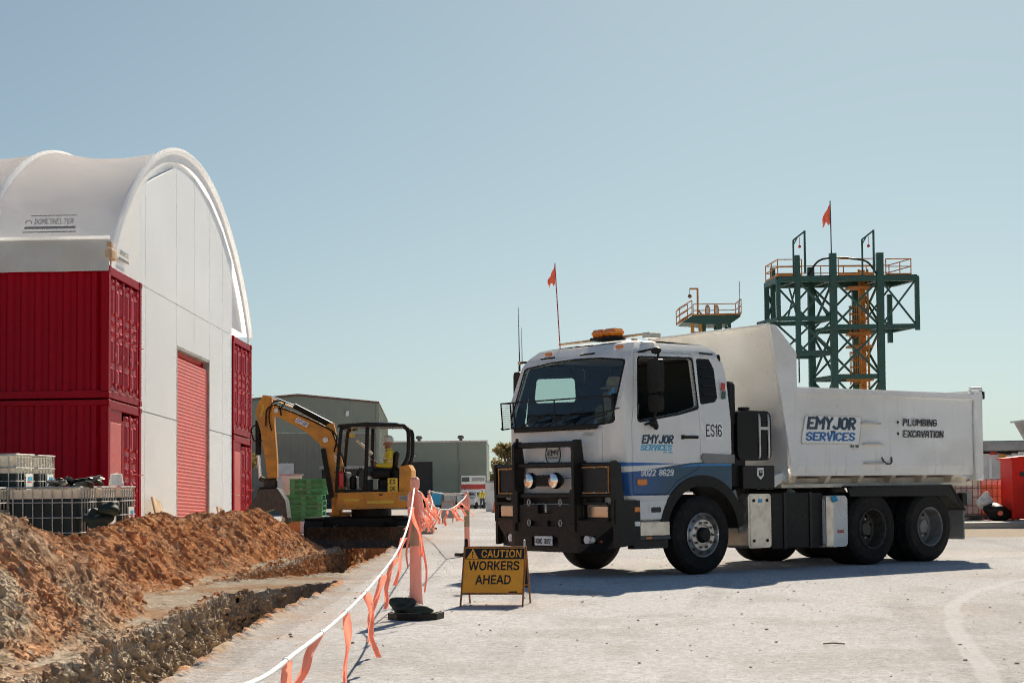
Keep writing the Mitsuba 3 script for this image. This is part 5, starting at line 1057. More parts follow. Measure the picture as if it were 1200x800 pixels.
# trees: clumped crowns of small leaf triangles
scene['m_leaf'] = {'type': 'principledthin', 'base_color': proc(lambda p, n, uv: mix((.15, .125, .05), (.32, .25, .11), cell_rand(p.x * 3, p.y * 3, p.z * 3))), 'roughness': .6, 'diff_trans': .8}
def tree(x, y, h, w, label, seed, clumps=26, leaf=.16):
    r = np.random.default_rng(seed); g = GZ(y); t = thing('gum_tree', label, 'tree', None)
    tr_ = B(); tr_.add(sweep(catmull([(0, 0, 0), (.1 * w, 0, h * .3), (.0, 0, h * .62), (.05 * w, 0, h * .85)], 4), np.linspace(.035 * h, .012 * h, 13), 8)); C = []
    for k in range(clumps):
        a = r.uniform(0, 6.3); q = r.uniform(.1, 1) ** .6; z = h * r.uniform(.42, .97); rad = w * q * math.sin(math.pi * min(.95, max(.18, (z / h - .30) / .72))) 
        c_ = np.array([rad * math.cos(a), rad * math.sin(a), z]); C.append(c_)
        if k % 3 == 0: tr_.add(sweep(catmull([(0, 0, h * r.uniform(.3, .6)), c_ * [.5, .5, 0] + [0, 0, z - .1 * h], c_], 4), np.linspace(.014 * h, .004 * h, 9), 5))
    put(f'{t}__trunk', tr_, 'm_bark', mat((x, y, g)), smooth=True)
    V = []
    for c_ in C:
        n = 85; d = r.normal(0, 1, (n, 3)); d /= np.linalg.norm(d, axis=1, keepdims=True); o = c_ + d * (r.uniform(.25, 1, (n, 1)) ** .5) * [w * .26, w * .26, h * .055]
        e = r.normal(0, leaf, (n, 3, 3)); V.append((o[:, None] + e).reshape(-1, 3))
    V = np.vstack(V); put(f'{t}__crown', trimesh.Trimesh(V, np.arange(len(V)).reshape(-1, 3), process=False), 'm_leaf', mat((x, y, g)))
tree(-.6, 230, 8.8, 2.6, 'tallest gum tree right of the flat topped shed', 3, 26, .22)
tree(1.8, 240, 8.6, 3.0, 'gum tree partly behind the left mirror of the truck', 4, 26, .22)
tree(-2.0, 236, 6.0, 2.2, 'low gum tree beside the corner of the flat topped shed', 5, 20, .2)
tree(.6, 215, 4.2, 2.0, 'low bushy gum tree in front of the taller ones', 6, 22, .18)
tree(-11.35, 70, 4.0, 1.0, 'yellowish shrub between the far container and the digger bucket', 8, 16, .10)
# pallets of green crates beyond the digger
def pallet(x, y, z, label):
    t = thing('green_crate', label, 'crate', 'green plastic pallets stacked behind the digger')
    w, d, h = 1.12, 1.12, .155; M = mat((x, y, z))
    put(f'{t}__deck', cbox(w, d, .035, .008), 'm_crategreen', M @ mat((0, 0, h - .02)))
    put(f'{t}__core', cbox(w - .16, d - .16, .10), 'm_crategreen', M @ mat((0, 0, .08)))
    for yy in (-d / 2 + .05, 0, d / 2 - .05): put(f'{t}__runner', cbox(w, .09, .025), 'm_crategreen', M @ mat((0, yy, .0125)))
    for xx in (-w / 2 + .08, 0, w / 2 - .08):
        for yy in (-d / 2 + .07, d / 2 - .07): put(f'{t}__foot', cbox(.15, .12, .10), 'm_crategreen', M @ mat((xx, yy, .073)))
    return t
for k in range(7): pallet(-6.15 + .012 * (k % 3), 50, GZ(50) + .02 + .157 * k, f'{["lowest", "second", "third", "fourth", "fifth", "sixth", "seventh"][k]} green plastic pallet from the ground in the wide stack')
for k in range(3): pallet(-5.98, 50.05, GZ(50) + .02 + .157 * (7 + k), f'{["bottom", "middle", "top"][k]} green plastic pallet of the three set back on the stack')
q = thing('carton', 'orange and white carton in front of the green pallets', 'box'); put(f'{q}__box', cbox(.34, .4, .34, .01), 'm_orange_paint', mat((-6.28, 48.6, GZ(48) + .17))); put(f'{q}__white_panel', cbox(.18, .4, .34, .01), 'm_offwhite', mat((-6.02, 48.6, GZ(48) + .17)))
q = thing('white_sheet', 'tall pale panel standing behind the green pallets', 'panel'); put(f'{q}__panel', cbox(.62, .06, 1.7), 'm_offwhite', mat((-6.70, 51.2, GZ(51) + .85))); put(f'{q}__frame', cbox(.70, .04, .06), 'm_galv', mat((-6.70, 51.25, GZ(51) + 1.72)))
q = thing('pale_slab', 'low pale slab lying left of the dozer blade', 'slab'); put(f'{q}__slab', cbox(1.1, .9, .12, .02), 'm_concrete', mat((-5.0, 38.5, GZ(38) + .06)))

# ---------------------------------------------------------------- steel towers
def tower_pt(x, y, z): return np.array([x, y, z])
tw = thing('headframe_tower', 'green lattice steel tower with wide deck and orange rails behind the truck body', 'tower')
TY = 105.0; g = GZ(TY)
def tq(name, m, bsdf='m_green_frame', smooth=False, label=None): return put(f'{tw}__{name}', m, bsdf, smooth=smooth, label=label)
def beam(a, b, w=.22, h=None): return B().bar(a, b, w, h)
ya, yb = TY, TY + 3.3
for x, z1, y in ((20.15, 15.45, ya), (23.08, 15.45, ya), (19.35, 15.0, yb), (22.2, 14.6, yb)): tq('leg', beam((x, y, g), (x, y, z1), .42))
tq('leg', beam((17.93, ya, 9.2), (17.93, ya, 15.35), .30)); tq('leg', beam((16.9, yb, 9.2), (16.9, yb, 15.0), .30))
# decks and chords
dz = 13.85
for a, b in (((16.7, ya, dz), (25.4, ya, dz)), ((16.45, yb, dz), (24.6, yb, dz)), ((16.7, ya, dz), (16.45, yb, dz)), ((25.4, ya, dz), (24.6, yb, dz))): tq('deck_beam', beam(a, b, .26, .32))
for x in (17.93, 20.15, 23.08): tq('deck_beam', beam((x, ya, dz), (x - .8, yb, dz), .2, .25))
tq('deck', B().prism(Polygon([(16.7, ya), (25.4, ya), (24.6, yb), (16.45, yb)]), .06, 'z', dz + .17), 'm_dkgrey')
for a, b, z in ((17.0, 20.15, 11.35), (20.15, 25.3, 11.0 - .25 * 0)):
    pass
bl_ = [(16.7, 20.15, 11.4), (17.93, 20.15, 9.25), (20.15, 23.08, 10.85), (23.08, 25.35, 10.85), (20.15, 23.08, 7.75), (20.15, 23.08, 4.6), (20.15, 23.08, 1.6)]
for a, b, z in bl_:
    tq('girt', beam((a, ya, z), (b, ya, z), .22, .3)); tq('girt', beam((a - .8, yb, z), (b - .8, yb, z), .18, .26)); tq('girt', beam((a, ya, z), (a - .8, yb, z), .16, .22)); tq('girt', beam((b, ya, z), (b - .8, yb, z), .16, .22))
for x, z0, z1, y in ((16.5, 11.4, 13.85, yb), (16.72, 11.4, 13.85, ya), (25.38, 10.6, 13.9, ya), (24.4, 10.1, 13.2, yb)): tq('hanger', beam((x, y, z0), (x, y, z1), .26 if y == ya else .3))
def cross(x0, x1, z0, z1, w=.12):
    for y, o in ((ya, 0), (yb, -.8)):
        tq('brace', beam((x0 + o, y, z0), (x1 + o, y, z1), w)); tq('brace', beam((x0 + o, y + .05, z1), (x1 + o, y + .05, z0), w))
cross(18.0, 20.1, 11.45, 13.75); cross(18.0, 20.1, 9.35, 11.3); cross(17.3, 17.9, 11.45, 13.75, .1); cross(20.2, 23.0, 10.95, 13.75, .13); cross(20.2, 23.0, 7.85, 10.75, .13); cross(20.2, 23.0, 4.7, 7.65, .13); cross(20.2, 23.0, 1.7, 4.5, .13); cross(23.15, 25.3, 10.95, 13.75, .11)
for z0, z1 in ((10.9, 13.8), (7.8, 10.8), (4.6, 7.7), (1.6, 4.6)):
    for x in (20.15, 23.08): tq('side_brace', beam((x, ya, z0), (x - .8, yb, z1), .11)); tq('side_brace', beam((x, ya, z1), (x - .8, yb, z0), .11))
# handrails
def rail(pts, key=tq, h=1.05, n=2, r=.028):
    pts = [np.array(p, float) for p in pts]; m = B(); up = np.array([0, 0, 1.])
    for a, b in zip(pts, pts[1:]):
        for k in (1, .55): m.bar(a + up * h * k, b + up * h * k, r * 2)
        c = max(1, int(np.linalg.norm(b - a) / 1.3))
        for i in range(c + 1): p = a + (b - a) * i / c; m.bar(p, p + up * h, r * 2)
        m.bar(a + up * .08, b + up * .08, .03, .14)
    key('handrail', m, 'm_railorange')
P('m_railorange', worn((.62, .22, .04), .2, 2, (.3, .18, .1), .2), .5)
rail([(18.2, ya, dz + .2), (16.7, ya, dz + .2), (16.45, yb, dz + .2), (18.6, yb, dz + .2)]); rail([(18.6, yb, dz + .2), (20.0, yb, dz + .2), (24.4, yb, dz + .2), (25.1, ya + .3, dz + .2), (23.5, ya + .2, dz + .2)]); rail([(20.5, ya, dz + .2), (22.7, ya, dz + .2)])
# davits, ladder way, flag
for x, y in ((17.7, ya), (22.0, ya)):
    dv = B().bar((x, y, dz + .2), (x, y, 16.3), .10).bar((x, y, 16.3), (x + .72, y, 16.85), .10).bar((x + .72, y, 16.9), (x + .72, y, dz + .4), .12).bar((x, y, 16.0), (x + .25, y, 16.45), .07)
    tq('davit', dv); tq('davit_hook', B().cyl((x + .4, y, 16.5), (x + .4, y, 16.0), .02, 5).add(trimesh.creation.icosphere(1, .10), mat((x + .4, y, 15.9))), 'm_red')
ld = B()
for x in (22.05, 22.6): ld.box((x, ya + 1.4, 7.0), (.10, .16, 15.2))
for k in range(44): ld.box((22.32, ya + 1.4, -.3 + k * .34), (.5, .05, .05))
tq('ladder', ld, 'm_digger', label='orange ladder rising inside the tower')
tq('ladder_column', B().box((22.35, ya + 1.75, 7.0), (.30, .2, 15.2)), 'm_digger')
for z in (13.4, 10.5, 9.7, 7.6): tq('landing', B().box((22.0, ya + 1.3, z), (1.5, 1.2, .14)), 'm_railorange')
for zc in (11.2, 8.3):
    cg = B()
    for k in range(5): cg.tube([(21.65 + .32 * math.cos(a), ya + 1.1 + .3 * math.sin(a), zc - .8 + .45 * k) for a in np.linspace(0, 6.28, 13)], .03, 4)
    for a in np.linspace(0, 6.28, 6)[:-1]: cg.cyl((21.65 + .32 * math.cos(a), ya + 1.1 + .3 * math.sin(a), zc - 1), (21.65 + .32 * math.cos(a), ya + 1.1 + .3 * math.sin(a), zc + 1.1), .025, 4)
    tq('ladder_cage', cg, 'm_railorange')
tq('hose', sweep(catmull([(18.7, ya + .5, 14.2), (19.3, ya, 15.0), (20.4, ya, 15.2), (21.4, ya, 15.1), (22.3, ya, 14.9), (22.9, ya, 14.1)], 6), .06, 6), 'm_black', True)
tq('hanging_cable', B().cyl((17.95, ya, 9.2), (17.95, ya, 7.4), .05, 6), 'm_dkgrey')
tq('flag_pole', B().cyl((20.08, ya, 15.4), (20.05, ya, 18.75), .04, 6), 'm_dkgrey')
fm = flagmesh(1.25, .62, 12)
put('red_flag', fm, 'm_orange_flag', mat((20.04, ya, 18.65), math.pi + .2), smooth=True, label='red orange flag hanging from the pole on the lattice tower', cat='flag')
t2 = thing('platform_tower', 'smaller green platform tower with orange posts seen above the truck headboard', 'tower')
def uq(name, m, bsdf='m_green_frame', smooth=False, label=None): return put(f'{t2}__{name}', m, bsdf, smooth=smooth, label=label)
Y2 = 116.0; g = GZ(Y2)
uq('deck', B().prism(Polygon([(11.8, 12.30), (12.5, 12.75), (15.85, 12.80), (15.85, 12.65), (15.1, 12.15), (13.3, 12.15), (12.5, 12.25)]), 3.0, 'y', 0, mat((0, Y2 + 3.0, 0))))
uq('deck_edge', B().bar((12.5, Y2 - .02, 12.80), (15.88, Y2 - .02, 12.84), .06, .10), 'm_railorange')
rail([(12.5, Y2 + 2.9, 12.85), (11.7, Y2 + 2.9, 12.35), (11.7, Y2 + .5, 12.35), (12.5, Y2, 12.8)], uq, 1.0); rail([(15.9, Y2, 12.85), (15.9, Y2 + 2.9, 12.85), (12.9, Y2 + 2.9, 12.85)], uq, 1.0)
for x, w in ((14.45, .32), (15.15, .2), (13.35, .3)):
    uq('leg', beam((x, Y2 + .6, g), (x, Y2 + .6, 12.2), w)); uq('leg', beam((x, Y2 + 2.4, g), (x, Y2 + 2.4, 12.2), w))
for x in (12.55, 13.1): uq('orange_leg', beam((x, Y2 + .3, g), (x, Y2 + .3, 12.5), .22), 'm_digger')
for z in (11.6, 10.4, 8.8, 7.0, 5.0, 3.0): uq('girt', beam((13.35, Y2 + .6, z), (14.45, Y2 + .6, z), .2, .25)); uq('orange_girt', beam((12.55, Y2 + .3, z), (13.1, Y2 + .3, z), .1, .14), 'm_digger')
uq('davit', B().bar((12.96, Y2 + .5, 12.8), (12.96, Y2 + .5, 14.7), .12).bar((12.96, Y2 + .5, 14.66), (12.4, Y2 + .5, 14.66), .11).bar((12.96, Y2 + .5, 13.2), (13.25, Y2 + .5, 12.85), .1), 'm_railorange')
uq('pulley', B().cyl((12.42, Y2 + .5, 14.6), (12.42, Y2 + .5, 14.25), .02, 5).add(trimesh.creation.icosphere(2, .14), mat((12.42, Y2 + .5, 14.15))), 'm_boot', True)
for x in (13.6, 14.22):
    uq('warning_panel', B().prism(Polygon([(-.16, 0), (.16, 0), (.17, .4), (.12, .6), (.0, .68), (-.12, .6), (-.17, .4)]), .08, 'y', 0, mat((x, Y2 + .3, 12.85))), 'm_railorange')
    uq('panel_face', B().prism(Polygon([(-.09, .05), (.09, .05), (.09, .5), (-.09, .5)]), .02, 'y', 0, mat((x, Y2 + .215, 12.85))), 'm_offwhite')
uq('aerial', B().cyl((15.8, Y2 + .2, 12.85), (15.82, Y2 + .2, 15.1), .025, 5), 'm_dkgrey')

# ---------------------------------------------------------------- yard at the right behind the truck
gR = GZ(46)
q = thing('concrete_slab', 'long low concrete slab edge behind the truck at right', 'slab')
put(f'{q}__slab', cbox(14, 8, .17, .02), 'm_concrete', mat((17.9, 48.6, gR + .085)))
q = thing('red_pump_cabinet', 'bright red steel cabinet with black valves at the right edge', 'cabinet')
put(f'{q}__cabinet', B().box((14.50, 47, gR + 1.05), (1.5, 1.1, 1.66), .02), 'm_redcab'); P('m_redcab', worn((.70, .018, .010), .1, 2, (.3, .06, .04), .12), .45, spec=.2)
put(f'{q}__roof', B().prism(Polygon([(13.67, gR + 1.86), (13.67, gR + 1.90), (14.35, gR + 1.97), (15.33, gR + 1.92), (15.33, gR + 1.86)]), 1.3, 'y', 0, mat((0, 47.65, 0))), 'm_redcab')
put(f'{q}__corner', cbox(.03, .02, 1.6), 'm_red', mat((14.35, 46.44, gR + 1.05)))
put(f'{q}__round_vent', B().cyl((14.03, 46.46, gR + 1.45), (14.03, 46.42, gR + 1.45), .07, 14), 'm_ink', smooth=30)
for x in (14.23, 14.57):
    put(f'{q}__valve', B().cyl((x, 46.44, gR + 1.0), (x, 46.25, gR + 1.0), .08, 12), 'm_black', smooth=30); put(f'{q}__valve_handle', cbox(.2, .05, .04), 'm_black', mat((x, 46.3, gR + 1.12))); put(f'{q}__valve_pipe', B().cyl((x, 46.3, gR + 1.0), (x + .08, 46.3, gR + .8), .05, 10), 'm_black', smooth=30)
put(f'{q}__outlet', B().cyl((14.40, 46.3, gR + .92), (14.40, 46.3, gR + .55), .05, 10).box((14.40, 46.3, gR + .8), (.22, .1, .08), .02), 'm_galv', smooth=30)
for x in (13.9, 15.05): put(f'{q}__foot', cbox(.14, .3, .12), 'm_timber', mat((x, 46.7, gR + .2)))
q = thing('timber_crate', 'plain tan crate standing in front of the red cabinet', 'crate'); put(f'{q}__crate', B().box((14.62, 45.7, gR + .56), (.62, .6, .76), .01), 'm_cardboard'); P('m_cardboard', worn((.42, .34, .22), .1, 3), .8); put(f'{q}__lid', cbox(.66, .64, .04), 'm_cardboard', mat((14.62, 45.7, gR + .96)))
def ibc(key, label, M, liquid, w=1.2, d=1.0, h=1.0, fill=.85, group=None, cage='m_galv', label_sheet=True):
    t = thing(key, label, 'tank', group)
    put(f'{t}__pallet', B().box((0, 0, .11), (w, d, .05), .006).box((-w / 2 + .1, 0, .045), (.14, d, .09)).box((0, 0, .045), (.14, d, .09)).box((w / 2 - .1, 0, .045), (.14, d, .09)), 'm_dkgrey', M)
    b = rrect(-w / 2 + .03, -d / 2 + .03, w / 2 - .03, d / 2 - .03, .09); zt = .14 + h * fill
    put(f'{t}__liquid_part', poly_prism(b, h * fill), liquid, M @ mat((0, 0, .14)), smooth=30)
    put(f'{t}__tank_top', B().prism(b, h * (1 - fill) - .03, 'z', zt).cyl((0, 0, .14 + h - .04), (0, 0, .14 + h + .02), .11, 18), 'm_tanktop', M, smooth=30)
    for z in np.linspace(.17, .14 + h, 5):
        c = rrect(-w / 2, -d / 2, w / 2, d / 2, .08); put(f'{t}__cage_ring', sweep([(x, y, z) for x, y in list(c.exterior.coords)[:-1]], .011 if z < h else .016, 6, True), cage, M)
    for s in (-1, 1):
        for x in np.linspace(-w / 2 + .12, w / 2 - .12, 7 if w > 1 else 4): put(f'{t}__cage_bar', B().cyl((x, s * d / 2, .15), (x, s * d / 2, .14 + h), .010, 6), cage, M)
        for y in np.linspace(-d / 2 + .12, d / 2 - .12, 6 if d > .8 else 4): put(f'{t}__cage_bar', B().cyl((s * w / 2, y, .15), (s * w / 2, y, .14 + h), .010, 6), cage, M)
    if label_sheet:
        ls = put(f'{t}__label_plate', cbox(.012, .34, h * .42), 'm_plainwhite', M @ mat((w / 2 + .016, .12, .16 + h * .42)))
        put(f'{ls}__label_print', B().box((0, .03, .07), (.004, .2, .07)), 'm_skyblue', M @ mat((w / 2 + .024, .12, .16 + h * .46))); put(f'{ls}__label_band', B().box((0, .0, 0), (.004, .22, .02)), 'm_red', M @ mat((w / 2 + .025, .12, .16 + h * .48)))
    return t
P('m_tanktop', worn((.72, .66, .55), .08, 3), .5); P('m_liquid', (.016, .028, .031), .5, spec=.2); P('m_liquid_pink', worn((.66, .50, .45), .1, 3), .5); P('m_liquid_amber', worn((.55, .36, .18), .1, 3), .6)
ibc('liquid_tank', 'pink tinted caged tank behind the rear mud flap of the truck', mat((12.62, 48.0, gR + .17)), 'm_liquid_pink', cage='m_redcage'); P('m_redcage', (.20, .09, .075), .5)
ibc('liquid_tank', 'amber tinted caged tank between the pink tank and the red cabinet', mat((13.75, 48.9, gR + .17)), 'm_liquid_amber', cage='m_redcage', label_sheet=False)
q = thing('grey_board', 'small grey plate hung on the pink caged tank', 'plate'); put(f'{q}__plate', cbox(.36, .03, .36), 'm_midgrey', mat((12.72, 47.42, gR + .80)))
q = thing('black_machine', 'low black machine part between the caged tanks and the red cabinet', 'machine'); put(f'{q}__body', lump(.36, 4, .75, 2), 'm_black', mat((13.42, 46.8, gR + .40)), smooth=30); put(f'{q}__orange_cap', B().cyl((13.4, 46.46, gR + .38), (13.4, 46.40, gR + .38), .07, 12), 'm_orange_flag', smooth=30)
q = thing('white_sack', 'crumpled white plastic sheet draped beside the black machine', 'plastic sheet'); put(f'{q}__sheet', lump(.20, 6, 1.2, 3), 'm_offwhite', mat((13.12, 47.0, gR + .68), 0, .5), smooth=True)
L = thing('long_trailer', 'long pale grey wagon with rail top standing behind the red cabinet', 'wagon')
Yw = 60.0; gw = GZ(Yw)
put(f'{L}__wall', B().box((20.5, Yw + 1.2, 1.25), (9.0, 2.4, 1.9), .02), 'm_offwhite'); put(f'{L}__roof', B().box((20.5, Yw + 1.1, 2.42), (9.2, 2.7, .36), .04), 'm_midgrey')
for k in range(9):
    put(f'{L}__lamp', B().box((16.6 + .5 * k, Yw - .05, 2.16), (.26, .1, .10), .02), 'm_red' if k % 3 == 1 else ('m_plainwhite' if k % 3 == 0 else 'm_black'))
put(f'{L}__valance', cbox(9.0, .06, .10), 'm_black', mat((20.5, Yw - .02, 2.2)))
put(f'{L}__orange_post', B().cyl((17.42, Yw - .1, .5), (17.42, Yw - .1, 2.1), .06, 8).box((17.42, Yw - .12, 2.05), (.22, .12, .16), .02), 'm_digger'); put(f'{L}__placard', cbox(.42, .02, .42), 'm_midgrey', mat((17.9, Yw - .02, 1.45), 0, 0, math.pi / 4))
put(f'{L}__ladder', B().box((16.98, Yw - .06, 1.2), (.10, .05, 1.6)), 'm_plainwhite')
for k in range(4): put(f'{L}__wheel', B().cyl((18 + 1.6 * k, Yw - .05, gw + .4), (18 + 1.6 * k, Yw + .3, gw + .4), .4, 20), 'm_rubber', smooth=30)
put(f'{L}__chassis', cbox(9, 2, .3), 'm_black', mat((20.5, Yw + 1.2, .25)))
H_ = thing('steel_hopper', 'grey steel hopper rim jutting in at the right edge above the wagon', 'hopper')
put(f'{H_}__hopper', B().prism(Polygon([(18.75, 3.35), (19.3, 2.35), (21.5, 2.35), (22.2, 3.35)]), 2.2, 'y', 0, mat((0, Yw + 3.0, 0))), 'm_grey'); put(f'{H_}__rim', B().box((20.5, Yw + 1.9, 3.36), (3.7, 2.4, .06)), 'm_galv')
for x in (19.6, 21.6): put(f'{H_}__leg', beam((x, Yw + 1.9, gw), (x, Yw + 1.9, 2.4), .12), 'm_galv')
put(f'{H_}__pole', B().cyl((18.75, Yw + 1.5, gw), (18.75, Yw + 1.5, 3.1), .03, 6), 'm_galv')

# ---------------------------------------------------------------- caged liquid tanks at the left
gl = .12
HMr = lambda x, y, z, rz=0.0: mat((x, y, z), rz - .0436)
for x, y, z, lb in ((-7.50, 27.5, gl, 'nearest large caged tank of dark liquid in the row before the containers'), (-7.44, 28.65, gl, 'second caged tank of dark liquid in the lower row'), (-7.38, 29.8, gl, 'last caged tank of dark liquid in the lower row, nearest the container corner'), (-8.82, 27.2, gl, 'caged tank cut off at the left edge beside the nearest large tank')):
    ibc('liquid_tank', lb, HMr(x, y, z), 'm_liquid', fill=.82)
q = thing('timber_stand', 'low timber stand under the two small caged tanks', 'stand')
put(f'{q}__top', B().box((0, .7, .60), (1.3, 2.9, .08)), 'm_timber', HMr(-8.80, 28.3, gl))
for yy in (-.5, .7, 1.9):
    for xx in (-.5, .5): put(f'{q}__leg', cbox(.1, .1, .56), 'm_timber', HMr(-8.80, 28.3, gl) @ mat((xx, yy, .28)))
for y, lb in ((28.45, 'left one of the two small caged tanks standing above the row'), (29.75, 'right one of the two small caged tanks standing above the row')):
    ibc('liquid_tank', lb, HMr(-8.80, y, gl + .64), 'm_liquid', h=.92, fill=.66)
q = thing('scrap_heap', 'torn black plastic scraps heaped on top of the nearest large tank', 'scraps')
for k in range(20): put(f'{q}__scrap', trimesh.Trimesh(lump(.11, k % 7, .35, 1).vertices * [1.5, .6, 1], lump(.11, k % 7, .35, 1).faces), 'm_dkgrey' if k % 2 == 0 else 'm_black', HMr(-7.15 + RNG.uniform(-.35, .35), 27.6 + RNG.uniform(-.3, .3), gl + 1.17 + .005 * k, RNG.uniform(0, 6)) @ mat((0, 0, 0), 0, RNG.uniform(-.4, .4), RNG.uniform(-.4, .4)))
q = thing('white_bucket', 'white plastic bucket upturned on the second large tank', 'bucket'); put(f'{q}__bucket', B().lathe([(0, 0), (.13, 0), (.10, .2), (0, .21)], 18), 'm_plainwhite', mat((-6.95, 29.6, gl + 1.17)), smooth=30); put(f'{q}__handle', sweep([(.13 * math.cos(a), .13 * math.sin(a), .04) for a in np.linspace(0, 3.14, 10)], .008, 5), 'm_galv', mat((-6.95, 29.6, gl + 1.17)))
q = thing('black_sack', 'torn black sack leaning on the cage above the spoil', 'sack'); put(f'{q}__sack', lump(.21, 5, .8, 3), 'm_cloth', mat((-6.65, 27.0, gl + .62), .4, .5), smooth=30)
put(f'{q}__torn_flap', lump(.15, 3, .9, 2), 'm_cloth', mat((-6.42, 26.95, gl + .80)), smooth=30)

# ---------------------------------------------------------------- bollards, rope and bunting
P('m_pinkdusty', worn((.93, .37, .28), .08, 6, (.6, .42, .32), .2), .55); P('m_band', worn((.36, .27, .18), .15, 6), .45); P('m_rope', (.80, .80, .80), .6)
def bollard(x, y, s, label, band=(.62, .86), lean=0., tarp=False):
    t = thing('bollard', label, 'bollard', 'orange T top bollards along the rope line'); M = mat((x, y, GZ(y)), .5, 0, lean, s)
    prof = [(.085, .06), (.075, .10), (.062, .30), (.058, .95), (.062, 1.0), (.075, 1.02), (.076, 1.06), (.06, 1.085), (.03, 1.09), (.03, 1.105), (.045, 1.115), (.052, 1.15), (.048, 1.19), (.025, 1.21), (0, 1.212)]
    put(f'{t}__post', B().lathe(prof, 28), 'm_pinkdusty', M @ np.diag([.82, .82, 1, 1]), smooth=35)
    put(f'{t}__collar', B().lathe([(.065, .86), (.078, .87), (.080, 1.0), (.076, 1.02), (.065, 1.02), (.065, .86)], 28), 'm_pinkdusty', M @ np.diag([.82, .82, 1, 1]), smooth=35)
    put(f'{t}__reflective_band', B().lathe([(.0605, band[0]), (.0632, band[0]), (.0622, band[1]), (.0595, band[1]), (.0605, band[0])], 28), 'm_band', M @ np.diag([.82, .82, 1, 1]), smooth=35)
    b8 = Polygon([(.24 * math.cos(a), .24 * math.sin(a)) for a in np.arange(8) * math.pi / 4 + .39])
    put(f'{t}__base', B().prism(b8, .055), 'm_black', M); put(f'{t}__base_rim', B().prism(b8.buffer(-.02), .008, 'z', .055), 'm_dkgrey', M)
    return t
bollard(-.90, 15.55, 1.075, 'nearest pink orange bollard with a black cloth at its foot')
bollard(-.80, 29.3, .92, 'pink orange bollard behind the caution sign with a dark foot', (.55, .90))
bollard(-2.60, 52.5, 1.0, 'farthest pink orange bollard beside the grey footing block', (.7, .9))
bollard(-.72, 1.2, 1.0, 'bollard behind the camera holding the rope end')
q = thing('black_cloth', 'crumpled black cloth lying on the base of the nearest bollard', 'cloth'); put(f'{q}__cloth', trimesh.Trimesh(lump(.11, 2, .75, 3).vertices * [1.05, .8, 1], lump(.11, 2, .75, 3).faces), 'm_cloth', mat((-1.0, 15.42, .12)), smooth=True); 
put(f'{q}__fold', trimesh.Trimesh(lump(.085, 4, .6, 3).vertices * [1.4, .7, 1], lump(.085, 4, .6, 3).faces), 'm_cloth', mat((-.86, 15.38, .10)), smooth=True)
ropes = {}
def rope(key, label, pts, r=.007, n=10):
    c = catmull(pts, n); put(key, sweep(c, r, 8), 'm_rope', smooth=True, label=label, cat='rope'); return c
R1 = rope('barrier_rope', 'white rope sagging from the lower left up to the nearest bollard', [(-.72, 1.2, 1.15), (-.76, 2.6, .84), (-.80, 5.03, .63), (-.82, 6.4, .595), (-.85, 8.4, .58), (-.87, 10.7, .625), (-.885, 13.0, .73), (-.89, 14.5, .93), (-.90, 15.45, 1.20)], .009)
R2 = rope('barrier_rope', 'white rope from the nearest bollard to the bollard behind the sign', [(-.90, 15.45, 1.20), (-.88, 19, .98), (-.85, 23, .90), (-.82, 27, .97), (-.80, 29.2, 1.05)], .007)
R3 = rope('barrier_rope', 'white rope from the nearest bollard to the farthest bollard', [(-.90, 15.6, 1.18), (-1.2, 22, .85), (-1.6, 32, .65), (-2.1, 44, .8), (-2.58, 52.4, 1.05)], .009)
R4 = rope('barrier_rope', 'tight pale rope between the two farther bollards', [(-.80, 29.3, 1.08), (-1.7, 41, 1.03), (-2.60, 52.5, 1.08)], .010)
def bunting(C, s0, step, n, length, w, label, group, seed, rev=0):
    r = np.random.default_rng(seed); seg = np.r_[0, np.cumsum(np.linalg.norm(np.diff(C, axis=0), axis=1))]
    for k in range(n):
        s = s0 + step * k + r.uniform(-.06, .06)
        if s > seg[-1]: break
        p = np.array([np.interp(s, seg, C[:, i]) for i in range(3)]); L_ = length * r.uniform(.8, 1.15); a0 = r.uniform(0, 3.1); tw_ = r.uniform(-1.3, 1.3); sw = r.normal(0, .10)
        vs = np.linspace(0, 1, 16); V = []
        for v in vs:
            ww = w * (1 - .70 * min(1, v * 2.0) ** .8) * (1 + .15 * math.sin(11 * v + k)); a = a0 + tw_ * v
            c_ = p + [sw * v + .012 * math.sin(7 * v + k), .05 * sw * v, -L_ * v]
            for u in (-.5, -.17, .17, .5): V.append(c_ + np.array([math.cos(a), math.sin(a), 0]) * ww * u + np.array([-math.sin(a), math.cos(a), 0]) * .022 * math.cos(u * 7 + 5 * v))
        i = (np.arange(15)[:, None] * 4 + np.arange(3)).ravel(); F = np.vstack([np.stack([i, i + 1, i + 5], 1), np.stack([i, i + 5, i + 4], 1)])
        t = thing('bunting_flag', label.replace('*', nth(k if not rev else rev - 1 - k)), 'flag', group)
        put(f'{t}__ribbon', trimesh.Trimesh(np.array(V), F, process=False), 'm_bunting', smooth=True)
        put(f'{t}__knot', trimesh.creation.icosphere(1, .014), 'm_rope', mat(p))
scene['m_bunting'] = {'type': 'principledthin', 'base_color': {'type': 'rgb', 'value': [.95, .38, .28]}, 'roughness': .5, 'diff_trans': .7}
bunting(R1, 1.0, 1.28, 11, .42, .06, 'twisted orange flag, * from the bollard on the near sagging rope', 'flags on the near sagging rope', 11, 11)
bunting(R2, .6, .95, 14, .20, .04, 'small orange flag, * along the rope to the bollard behind the sign', 'flags on the rope to the second bollard', 12)
bunting(R3, .7, 1.4, 25, .22, .05, 'small orange flag, * along the rope to the farthest bollard', 'flags on the rope to the farthest bollard', 13)
